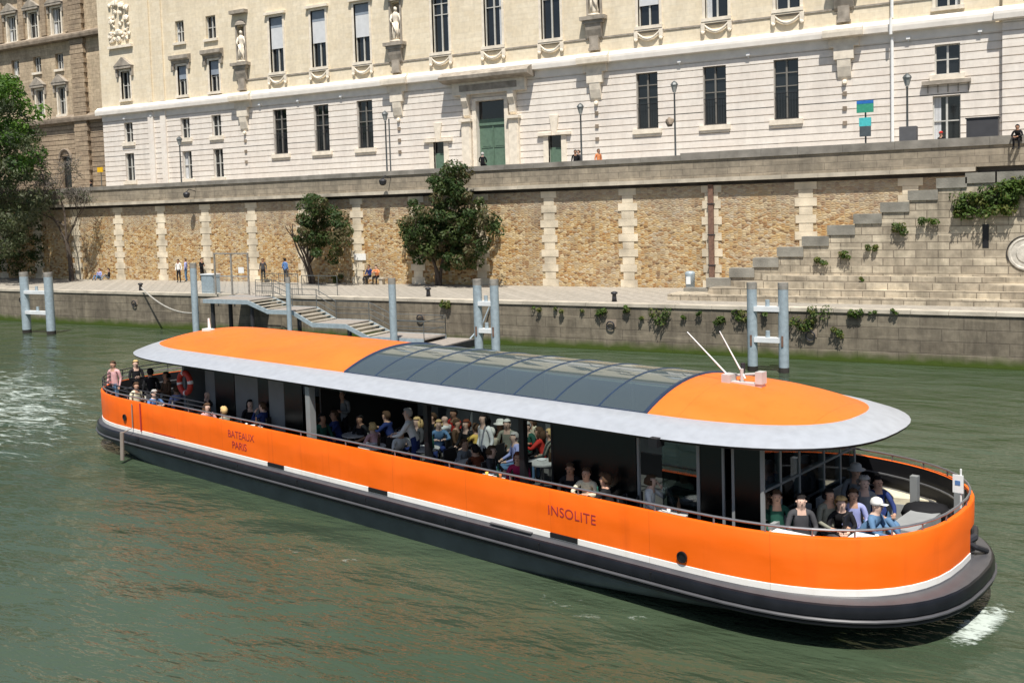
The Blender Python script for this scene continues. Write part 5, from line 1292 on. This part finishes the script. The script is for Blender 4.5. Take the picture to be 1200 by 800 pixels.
bn_ = onZ(809, 341); m = MB(); m.lathe([(.24, .05), (.27, .9), (.28, 1.0), (.2, 1.08), (.02, 1.1)], (bn_.x, bn_.y, ZQ), 14)
o = m.build('litter_bin', GALV, None, smooth=True); tag(o, 'grey litter bin against the rubble wall left of the rusty downpipe', 'bin')
m = MB(); m.box(bn_.x-.12, bn_.x+.12, bn_.y-.30, bn_.y-.265, ZQ+.4, ZQ+.8); m.build('white_sticker', WHITEP, o)
m = MB(); p = onZ(486, 330); 
# ---- street lamps along the parapet
def street_lamp(px_, pt, pb, Y, label, arms=1, box=False):
    p = onY(px_, pt, Y); h = p.z-8.78; x = p.x
    t = thing('street_lamp', (x, Y, 8.79), label, 'street lamp', 'street lamps behind the parapet')
    m = MB(); m.lathe([(.17, 0), (.17, .1), (.11, .3), (.085, .9), (.06, 1.1), (.05, h-.8), (.08, h-.75), (.05, h-.7)], (x, Y, 8.79), 10); m.build('pole', LAMPG, t, smooth=True)
    for k in range(arms):
        xx = x+(k*2-arms+1)*.0
        m = MB(); m.lathe([(.10, h-.68), (.21, h-.28), (.20, h-.26)], (xx, Y, 8.79), 8); m.build('lantern', LANT, t)
        m = MB(); m.lathe([(.25, h-.255), (.17, h-.12), (.07, h-.04), (.02, h)], (xx, Y, 8.79), 8); m.build('lantern_roof', LAMPG, t)
    return t
street_lamp(451, 130, 200, 57, 'old street lamp behind the parapet, left of the great green door')
m = MB(); p = onY(455.5, 135, 57.3); m.tube([(p.x, 57.3, 8.79), (p.x, 57.3, 13.6)], .05, 8); tag(m.build('sign_post', LAMPG, None), 'bare thin post standing beside the lamp left of the great green door', 'post')
street_lamp(680, 121, 185, 57, 'old street lamp right of the great green door, beside the dark dressed person')
sl2 = street_lamp(790, 95, 180, 57, 'old street lamp between the two barred windows at right of centre')
m = MB(); p = onY(786, 143, 57); m.blob((p.x-.05, 57, p.z), .24, 3, None, 1.2, 2); m.build('flower_basket', OLDTRIM, sl2)
sl3 = street_lamp(1063, 86, 160, 57, 'old street lamp rising from a square planter near the white drainpipe')
m = MB(); p = onY(1064.5, 149, 56.8); m.box(p.x-.42, p.x+.42, 56.5, 57.2, 8.79, p.z+.02)
tag(m.build('planter_box', mat('dark_grey_planter', (.10, .10, .105), .7), None), 'dark square planter box at the foot of the rightmost street lamp', 'planter')
street_lamp(210, 160, 215, 57, 'leftmost old street lamp before the palace end wing')
m = MB(); a = onY(1133, 140, 56.8); b_ = onY(1170, 157, 56.8); m.box(a.x, b_.x, 56.5, 57.6, 8.79, a.z)
o = m.build('utility_box', mat('dark_grey_cabinet', (.05, .05, .055), .6), None); tag(o, 'long dark grey utility box standing behind the parapet at right', 'cabinet')
m = MB(); m.box(a.x-.05, b_.x+.05, 56.45, 57.65, a.z+.001, a.z+.05); m.build('lid', IRON, o)
# coloured bus-stop style sign
sgn = thing('info_totem', (onY(1014, 165, 55.5).x, 55.5, 8.79), 'tall thin sign post with blue, green and turquoise panels near the drainpipe', 'sign')
x = sgn.location.x; za = onY(1014, 118, 55.5).z; zb = onY(1014, 132, 55.5).z; zc = onY(1014, 138, 55.5).z; zd = onY(1014, 148, 55.5).z; ze = onY(1014, 160, 55.5).z
for nm, zt_, zb_, w_, c_ in (('blue_panel', za, (za+zb)/2+.15, .42, (.03, .16, .50)), ('green_panel', (za+zb)/2+.14, zb, .42, (.05, .30, .20)), ('turquoise_panel', zc, zd, .3, (.08, .50, .52)), ('lower_panel', zd-.01, ze, .28, (.08, .10, .11))):
    m = MB(); m.box(x-w_, x+w_, 55.44, 55.56, zb_, zt_); m.build(nm, cmat(c_), sgn)
m = MB(); m.tube([(x, 55.62, 8.79), (x, 55.62, za)], .045, 8); m.build('pole', LAMPG, sgn)
ys = thing('yellow_sign', (onY(118, 200, 60).x, 60, 8.79), 'small yellow road sign on a post at the palace corner', 'sign')
p = onY(118, 199, 60); m = MB(); m.box(p.x-.35, p.x+.35, 59.9, 59.98, p.z-.22, p.z+.22); m.build('board', cmat((.85, .50, .02)), ys)
m = MB(); m.tube([(p.x, 60.02, 8.79), (p.x, 60.02, p.z+.2)], .04, 6); m.build('pole', LAMPG, ys)

# ------------------------------------------------------------------ people ashore
def ash(label, px_, pyfeet, face_deg, pose, top, pants, hair, hc, skin='skin', sleeve=None, s=1.0, dz=0, grp='people on the quay'):
    p = onZ(px_, pyfeet)
    if p.y > YW-.5: p = onY(px_, pyfeet, YW-.5)
    return person(label, (p.x, p.y, ZQ-.008+dz), R(face_deg), pose, top, pants, hair, hc, skin, sleeve, s=s, group=grp)
ash('person in white shirt and black trousers standing on the quay left of the gangway', 210, 331, 20, 'stand', 'white', 'black', 'short', 'hblack', 'tan')
ash('person in pale blue top standing on the quay just left of the first single pile', 218.5, 330, -60, 'stand', 'lilac', 'jeans', 'short', 'brown')
ash('person dressed in black standing on the quay right of the first single pile', 237, 328, 90, 'stand_fold', 'black', 'black', 'short', 'hblack')
ash('person in grey and black standing behind the barred guard fence', 309, 331, 30, 'stand', 'dkgrey', 'black', 'short', 'brown', 'tan')
ash('person in blue shirt seen from behind near the barred guard fence', 335, 329, 180, 'stand', 'blue', 'dkgrey', 'short', 'hblack', 'skin')
ash('person in pale blue sitting on the ground at the wall foot, left one of two', 117, 327, 10, 'sit_floor', 'lilac', 'jeans', 'bob', 'hred')
ash('person in black sitting on the ground at the wall foot, right one of two', 128, 327, -30, 'sit_floor', 'black', 'grey', 'short', 'hblack')
p = onZ(437, 333)
bc = thing('stone_bench', (p.x, YW-.7, ZQ), 'low stone bench against the rubble wall between the two climbing trees', 'bench')
m = MB(); m.box(p.x-.95, p.x+.95, YW-.85, YW-.4, ZQ+.36, ZQ+.45); m.build('seat', COPE, bc)
for sx in (-.7, .7): m = MB(); m.box(p.x+sx-.12, p.x+sx+.12, YW-.8, YW-.45, ZQ-.01, ZQ+.358); m.build('leg', COPE, bc)
person('person in dark navy sitting on the stone bench, left one of two', (p.x-.35, YW-.62, ZQ-.005), 0, 'sit', 'navy', 'black', 'short', 'hblack', 'tan', group='people on the quay')
person('person in orange red top sitting on the stone bench, right one of two', (p.x+.3, YW-.62, ZQ-.005), R(15), 'sit_table', 'orange', 'black', 'short', 'brown', 'pale', group='people on the quay')
def street(label, px_, Y, rz, pose, top, pants, hair, hc, skin='skin', z=8.785):
    x = onY(px_, 170, Y).x; person(label, (x, Y, z), R(rz), pose, top, pants, hair, hc, skin, group='people on the street behind the parapet')
street('person in black sitting on the parapet before the great green door', 565, YW+.25, 200, 'sit', 'black', 'black', 'short', 'hgrey', 'pale', 9.80-.42)
street('dark dressed person behind the parapet next to a street lamp', 674, YW+1.0, 20, 'stand', 'black', 'black', 'short', 'hblack', 'tan')
street('second dark dressed person shoulder to shoulder by the same lamp', 678, YW+1.3, -40, 'stand', 'dkgrey', 'black', 'short', 'brown')
street('person in orange top behind the parapet right of the dark pair', 701, YW+1.4, 60, 'stand', 'orange', 'grey', 'short', 'brown', 'tan')
street('person in black with red cap before the glazed door at right', 1103, 58, -30, 'stand_walk', 'black', 'black', 'cap', 'red')
street('person in black walking on the street before the old building', 104, 57, -60, 'stand_walk', 'black', 'black', 'short', 'hblack', 'tan')
p = onY(1194, 192, YW-.4)
person('person in black sitting on the wall ledge at the right edge', (p.x, YW-.05, 9.92-.42-.3), R(-15), 'sit_lean', 'black', 'black', 'short', 'hblack', 'tan', group='people on the street behind the parapet')

# ------------------------------------------------------------------ plants and trees
def leafmat(name, c):
    m, t, b = newmat(name); b.inputs['Base Color'].default_value = (*c, 1); b.inputs['Roughness'].default_value = .6; b.inputs['Specular IOR Level'].default_value = .3
    tl = N(t, 'ShaderNodeBsdfTranslucent'); tl.inputs[0].default_value = (c[0]*1.5, c[1]*1.6, c[2], 1)
    mx = N(t, 'ShaderNodeMixShader'); mx.inputs[0].default_value = .3
    L(t, b.outputs[0], mx.inputs[1]); L(t, tl.outputs[0], mx.inputs[2]); L(t, mx.outputs[0], t.nodes['Material Output'].inputs[0]); return m
LV = {'bright': [leafmat('bright_leaf', (.075, .15, .018)), leafmat('mid_leaf', (.05, .11, .015)), leafmat('deep_leaf', (.03, .07, .012))],
      'olive': [leafmat('olive_leaf', (.08, .10, .045)), leafmat('grey_leaf', (.10, .11, .065)), leafmat('dark_olive_leaf', (.03, .045, .018))],
      'dark': [leafmat('dark_leaf', (.036, .066, .018)), leafmat('dark_leaf_b', (.062, .09, .026)), leafmat('reddish_leaf', (.10, .085, .04))],
      'weed': [leafmat('weed_leaf', (.07, .12, .02)), leafmat('weed_leaf_b', (.045, .08, .015)), leafmat('weed_leaf_c', (.12, .13, .03))]}
def leaves(clumps, kind, size, seed, parent=None, name='crown', wts=(4, 3, 2)):
    rr = random.Random(seed); mb = MB(); vs = mb.v; fs = mb.f; ms = mb.m
    for (c, r_, n) in clumps:
        base_m = rr.choices((0, 1, 2), wts)[0]
        for _ in range(n):
            while True:
                d = Vector((rr.uniform(-1, 1), rr.uniform(-1, 1), rr.uniform(-1, 1)))
                if .05 < d.length < 1: break
            d = d.normalized()*(d.length**.45)
            p = Vector(c)+Vector((d.x*r_, d.y*r_, d.z*r_*.75))
            nrm = (d+Vector((rr.uniform(-.8, .8), rr.uniform(-.8, .8), rr.uniform(-.3, 1.1)))).normalized()
            e = nrm.orthogonal().normalized(); a = rr.uniform(0, 6.28); g = nrm.cross(e)
            u_ = e*math.cos(a)+g*math.sin(a); v_ = nrm.cross(u_); s = size*rr.uniform(.6, 1.4)
            i = len(vs); vs += [tuple(p-u_*s), tuple(p-v_*s*.45), tuple(p+u_*s), tuple(p+v_*s*.45)]; fs.append([i, i+1, i+2, i+3]); ms.append(base_m if rr.random() < .75 else rr.randrange(3))
    return mb.build(name, LV[kind], parent, fix=False)
BARK = mat('dark_bark', (.075, .058, .045), .9, var=.3, scale=5, bump=.8, bscale=18)
BARKG = mat('grey_twig_bark', (.16, .14, .12), .9, var=.25, scale=5)
def limbs(mb, p, d, ln, r_, depth, rr, tips, spread=.55, up=.15):
    q = [Vector(p)]; dd = Vector(d).normalized()
    for i in range(4): dd = (dd+Vector((rr.uniform(-.18, .18), rr.uniform(-.18, .18), rr.uniform(-.05, .2)*up*4))).normalized(); q.append(q[-1]+dd*ln/4)
    mb.tube(q, [r_, r_*.9, r_*.8, r_*.7, r_*.58], 8 if r_ > .06 else 5)
    if depth == 0: tips.append(q[-1]); return
    for k in range(rr.choice((2, 3, 3))):
        nd = (dd+Vector((rr.uniform(-1, 1), rr.uniform(-1, 1), rr.uniform(-.3, .7)))*spread).normalized()
        limbs(mb, q[-1 if k else -2], nd, ln*rr.uniform(.62, .82), r_*.58, depth-1, rr, tips, spread, up)
def clump_px(lst, seed):
    rr = random.Random(seed); out = []
    for (px_, py_, r_, Y, n) in lst: p = onY(px_, py_, Y); out.append(((p.x, p.y, p.z), r_, n))
    return out
# big leafy tree at the left edge
T1 = thing('leafy_tree', (onY(-40, 330, 50).x, 50.0, ZQ), 'large leafy green tree at the left edge, shading the wall behind', 'tree')
bx0 = T1.location.x
mb = MB(); rr = random.Random(2); tips = []
limbs(mb, (bx0, 50, ZQ-.1), (0.1, 0, 1), 5.0, .42, 4, rr, tips, .6); limbs(mb, (bx0+.05, 50, ZQ+3.2), (.55, -.2, .8), 3.4, .2, 4, rr, tips, .6)
mb.build('trunk', BARK, T1)
cl = []; rr = random.Random(9)
for i in range(150):      # upper bright crown
    a = rr.uniform(0, 6.28); k = rr.random()**.5; py_ = rr.uniform(92, 200)
    wv = 62*min(1, .4+(py_-85)/80)
    cl.append((-22+wv*k*math.cos(a)*1.25, py_, rr.uniform(.5, 1.0), 50+4.0*k*math.sin(a), 95))
cb = clump_px(cl, 1); leaves(cb, 'bright', .17, 4, T1)
cl = []
for i in range(90): cl.append((rr.uniform(-120, 24), rr.uniform(110, 235), rr.uniform(.6, 1.1), rr.uniform(45.8, 49.5), 60))
leaves(clump_px(cl, 1), 'olive', .17, 15, T1, 'shading_crown', (1, 1, 3))  # extra foliage, mostly out of view, added to shade the wall
cl = []
for i in range(110): cl.append((rr.uniform(-90, 50)-max(0, 0), rr.uniform(250, 322), rr.uniform(.35, .6), rr.uniform(53.2, 53.8), 60))  # dark leaf mass added to imitate deep shade at the wall foot
shade_ivy = leaves(clump_px(cl, 1), 'dark', .11, 16, None, 'ivy', (3, 2, 0)); tag(shade_ivy, 'dark ivy added at the foot of the wall to fill in the shade behind the large leafy tree', 'ivy')
cl = []
for i in range(230):
    a = rr.uniform(0, 6.28); k = rr.random()**.5; py_ = rr.uniform(150, 300)
    wv = 70*(1 if py_ < 240 else 1-(py_-240)/120)
    cl.append((-24+wv*k*math.cos(a)*1.25, py_, rr.uniform(.5, 1.0), 50+4.2*k*math.sin(a), 70))
leaves(clump_px(cl, 1), 'olive', .15, 5, T1, 'lower_crown')
# bare twiggy tree
p = onZ(83, 327)
T2 = thing('bare_tree', (p.x, 52.2, ZQ), 'almost leafless grey tree in front of the wall, beside the large leafy one', 'tree')
mb = MB(); rr = random.Random(21); tips = []
x = onY(84, 325, 52.2).x
mb.tube([(x, 52.2, ZQ-.1), (x-.05, 52.2, ZQ+1.6), (x-.2, 52.1, ZQ+3.1)], [.22, .17, .15], 10)
limbs(mb, (x-.2, 52.1, ZQ+3.0), (-.45, -.1, .9), 2.0, .10, 4, rr, tips, .6); limbs(mb, (x-.18, 52.1, ZQ+2.9), (.3, -.1, 1), 1.7, .08, 4, rr, tips, .5)
limbs(mb, (x-.2, 52.1, ZQ+3.4), (-.15, .1, 1), 2.5, .10, 4, rr, tips, .45); limbs(mb, (x-.4, 52.1, ZQ+4.4), (-.9, -.2, .6), 2.0, .08, 4, rr, tips, .55)
mb.build('trunk', BARK, T2)
mb = MB(); rr = random.Random(31)
for t_ in tips[:]:
    for k in range(4):
        d = Vector((rr.uniform(-1, .6), rr.uniform(-.6, .6), rr.uniform(-.5, .8))); mb.tube([t_, t_+d*.6, t_+d*1.1+Vector((0, 0, -.1))], [.018, .012, .008], 4)
mb.build('twigs', BARKG, T2)
leaves([(tuple(t_), .45, 5) for t_ in tips], 'olive', .08, 6, T2, 'sparse_leaves')
# two leaning trees growing at the wall
def wall_tree(pxb, pyb, lab, blobs, seed, kind='dark', size=.12, lean=0):
    p = onZ(pxb, pyb); p.y = min(p.y, 53.0)
    T = thing('wall_tree', (p.x, p.y, ZQ), lab, 'tree')
    mb = MB(); rr = random.Random(seed); tips = []
    for k in range(3): limbs(mb, (p.x+rr.uniform(-.25, .25), p.y, ZQ-.1), (lean+rr.uniform(-.12, .12), -.05, 1), 2.0, .13, 2, rr, tips, .35)
    mb.build('trunk', BARK, T)
    cl = []
    for (cx_, cy_, rx, ry, n) in blobs:
        for i in range(n):
            a = rr.uniform(0, 6.28); k = rr.random()**.55; cl.append((cx_+rx*k*math.cos(a), cy_+ry*k*math.sin(a), rr.uniform(.32, .62), rr.uniform(51.0, 53.5), 105))
    leaves(clump_px(cl, seed), kind, size, seed, T)
    return T
wall_tree(383, 330, 'smaller dark green tree against the rubble wall, left one of two', [(368, 240, 14, 14, 12), (382, 262, 26, 18, 22), (358, 272, 12, 20, 12), (398, 275, 12, 12, 7), (372, 285, 12, 12, 7), (392, 290, 8, 14, 4)], 41, lean=-.05)
wall_tree(520, 334, 'larger dark green tree against the rubble wall reaching above the parapet', [(528, 208, 26, 14, 17), (522, 240, 42, 22, 40), (545, 262, 36, 20, 34), (492, 268, 22, 16, 18), (505, 285, 28, 14, 18), (540, 285, 30, 12, 18), (575, 262, 14, 12, 5), (515, 303, 26, 10, 10), (548, 300, 20, 10, 7), (485, 285, 14, 12, 6)], 43)
# ivy mass behind each trunk and weeds
def weed(px_, py_, Y, r_, label, n=130, kind='weed', name='wall_plant', size=.07, sx=1.0):
    p = onY(px_, py_, Y); rr = random.Random(int(px_)); cl = []
    for i in range(max(2, int(5*r_/.3))):
        cl.append(((p.x+rr.uniform(-r_, r_)*sx, p.y+rr.uniform(-.08, .05), p.z+rr.uniform(-r_, r_)*.6), r_*.55, n//3))
    o = leaves(cl, kind, size, int(px_)+3, None, name); tag(o, label, 'plant'); 
    o.location = (0, 0, 0); return o
wd = [(775, 371, YQ-.1, .5, 'largest weed clump on the quay face, below the rubble wall right of centre'), (706, 364, YQ-.1, .3, 'weed clump on the quay face above the mooring ring right of centre'),
      (736, 362, YQ-.1, .22, 'small weed tuft right of the ring on the quay face'), (935, 377, YQ-.1, .5, 'bushy weed clump on the quay face right of the thickest piles'), (962, 369, YQ-.1, .45, 'dark weed clump on the quay face second right of the thickest piles'),
      (978, 389, YQ-.1, .28, 'low yellowish weed tuft near the water right of the thickest piles'), (870, 371, YQ-.1, .35, 'weed clump on the quay face just left of the thickest piles'), (843, 375, YQ-.1, .3, 'weed clump on the quay face left of the thickest piles and lower'),
      (1000, 366, YQ-.1, .3, 'trailing weed under the kerb below the stepped base'), (520, 357, YQ-.1, .3, 'yellow green weed left of the twin piles on the quay face'), (960, 307, YS-.12, .28, 'small plant on the stairway wall under the second coping'), (990, 299, YS-.12, .25, 'plant hanging under the third coping block'),
      (1022, 290, YS-.12, .24, 'dark plant under the fourth coping block'), (1058, 269, YS-.12, .36, 'plant hanging below the fifth coping block'), (1088, 257, YS-.12, .32, 'bright plant below the sixth coping block'), (1012, 327, YS-.5, .12, 'tiny tuft low on the stairway wall'),
      (395, 327, YW-.2, .35, 'low plant at the foot of the left climbing tree')]
rr = random.Random(8)
for px_ in (628, 655, 683, 752, 800, 818, 895, 1022, 1048):
    wd.append((px_, 358+rr.uniform(2, 14)+(px_-600)*.012, YQ-.1, rr.uniform(.12, .24), 'little weed tuft on the quay face %s' % {628: 'just right of the twin piles', 655: 'second right of the twin piles', 683: 'third right of the twin piles', 752: 'left of the largest weed clump', 800: 'right of the largest weed clump', 818: 'second right of the largest weed clump', 895: 'between the two thickest piles', 1022: 'under the kerb at right', 1048: 'under the kerb, rightmost of all'}[px_], 80))
for a in wd: weed(*a)
cl = []; rr = random.Random(77)
for (a0, b0_, n_, sp) in ((1140, 240, 26, 18), (1172, 238, 26, 16), (1190, 222, 34, 16), (1165, 225, 12, 14)):
    for i in range(n_): cl.append((a0+rr.uniform(-sp, sp), b0_+rr.uniform(-sp, sp)*.6, rr.uniform(.2, .38), YS-rr.uniform(-.1, .35), 60))
iv = leaves(clump_px(cl, 3), 'weed', .085, 78, None, 'ivy'); tag(iv, 'spreading green ivy hanging over the top of the stairway wall at the right edge', 'ivy')

# ------------------------------------------------------------------ foam on the river
def foam_mat(name, sc_, thr, stretch=2.2, rot=0):
    m, t, b = newmat(name); b.inputs['Base Color'].default_value = (.62, .70, .64, 1); b.inputs['Roughness'].default_value = .8
    tc = N(t, 'ShaderNodeTexCoord')
    mp = N(t, 'ShaderNodeMapping'); mp.inputs['Rotation'].default_value = (0, 0, rot); mp.inputs['Scale'].default_value = (1, stretch, 1); L(t, tc.outputs['Object'], mp.inputs[0])
    n = N(t, 'ShaderNodeTexNoise'); n.inputs['Scale'].default_value = sc_; n.inputs['Detail'].default_value = 12; n.inputs['Roughness'].default_value = .74; n.inputs['Distortion'].default_value = 1.2
    L(t, mp.outputs[0], n.inputs['Vector'])
    uvm = N(t, 'ShaderNodeUVMap'); sp = N(t, 'ShaderNodeSeparateXYZ'); L(t, uvm.outputs[0], sp.inputs[0])
    # fall-off toward the patch edge
    def hump(o_):
        a = N(t, 'ShaderNodeMath', operation='SUBTRACT'); L(t, o_, a.inputs[0]); a.inputs[1].default_value = .5
        b_ = N(t, 'ShaderNodeMath', operation='MULTIPLY'); L(t, a.outputs[0], b_.inputs[0]); L(t, a.outputs[0], b_.inputs[1])
        return b_.outputs[0]
    s = N(t, 'ShaderNodeMath', operation='ADD'); L(t, hump(sp.outputs[0]), s.inputs[0]); L(t, hump(sp.outputs[1]), s.inputs[1])
    k = N(t, 'ShaderNodeMath', operation='MULTIPLY_ADD'); L(t, s.outputs[0], k.inputs[0]); k.inputs[1].default_value = -1.0; L(t, n.outputs[0], k.inputs[2])
    r = ramp(t, [(thr, (0, 0, 0)), (thr+.17, (.75, .75, .75))]); L(t, k.outputs[0], r.inputs[0])
    tr = N(t, 'ShaderNodeBsdfTransparent'); mx = N(t, 'ShaderNodeMixShader')
    L(t, r.outputs[0], mx.inputs[0]); L(t, tr.outputs[0], mx.inputs[1]); L(t, b.outputs[0], mx.inputs[2]); L(t, mx.outputs[0], t.nodes['Material Output'].inputs[0]); return m
def foam(label_n, quadpx, m, z=.012):
    ps = [onZ(a, b_, z) for a, b_ in quadpx]; c = sum(ps, Vector())/4
    me = bpy.data.meshes.new('foam'); n = 6; vs = []; fs = []
    for i in range(n+1):
        for j in range(n+1):
            u_, v_ = i/n, j/n; p = ps[0]*(1-u_)*(1-v_)+ps[1]*u_*(1-v_)+ps[2]*u_*v_+ps[3]*(1-u_)*v_; vs.append(tuple(p-c))
    for i in range(n):
        for j in range(n): fs.append((i*(n+1)+j, (i+1)*(n+1)+j, (i+1)*(n+1)+j+1, i*(n+1)+j+1))
    me.from_pydata(vs, [], fs); uvl = me.uv_layers.new(name='UVMap')
    for l in me.loops: i, j = divmod(l.vertex_index, n+1); uvl.data[l.index].uv = (i/n, j/n)
    me.materials.append(m); o = bpy.data.objects.new('foam', me); C.objects.link(o); o.location = c; tag(o, kind='stuff'); return o
FA = foam_mat('wake_foam', .7, .455, 3.6, .206); FB = foam_mat('bow_foam', 2.6, .30, 2.0, .2); FC = foam_mat('hull_foam', 1.6, .56, 2.0, -.2)
foam('wake', [(-90, 405), (165, 425), (200, 610), (-260, 570)], FA)
foam('bow', [(1090, 756), (1155, 704), (1200, 710), (1150, 760)], FB, .02)
foam('side', [(560, 650), (860, 715), (840, 790), (520, 720)], FC, .016)
foam('side', [(260, 610), (500, 655), (480, 690), (240, 650)], FC, .016)
foam('aft', [(60, 560), (180, 545), (420, 640), (300, 690)], foam_mat('thin_foam', 1.2, .60, 2.2, 0), .014)

# plates and bottles on the boat tables
rr = random.Random(19)
for i, ((x, y, l), nm_) in enumerate(zip(tb, range(len(tb)))):
    m = MB(); m.lathe([(.09, 0), (.11, .018), (.10, .018), (.02, .006)], (0, 0, 0), 14); o = m.build('plate', WHITEP, None, smooth=True); o.location = b2w(x-.12, y+.12, DECK+.744); tag(o, 'white plate on the round table beside the %s' % l, 'plate')
    m = MB(); m.lathe([(.035, 0), (.035, .17), (.013, .22), (.013, .28)], (0, 0, 0), 10); o = m.build('bottle', cmat(COL['green'] if i % 2 else COL['brown']), None, smooth=True); o.location = b2w(x+.14, y+.1, DECK+.744); tag(o, '%s bottle on the round table beside the %s' % ('green' if i % 2 else 'brown', l), 'bottle')
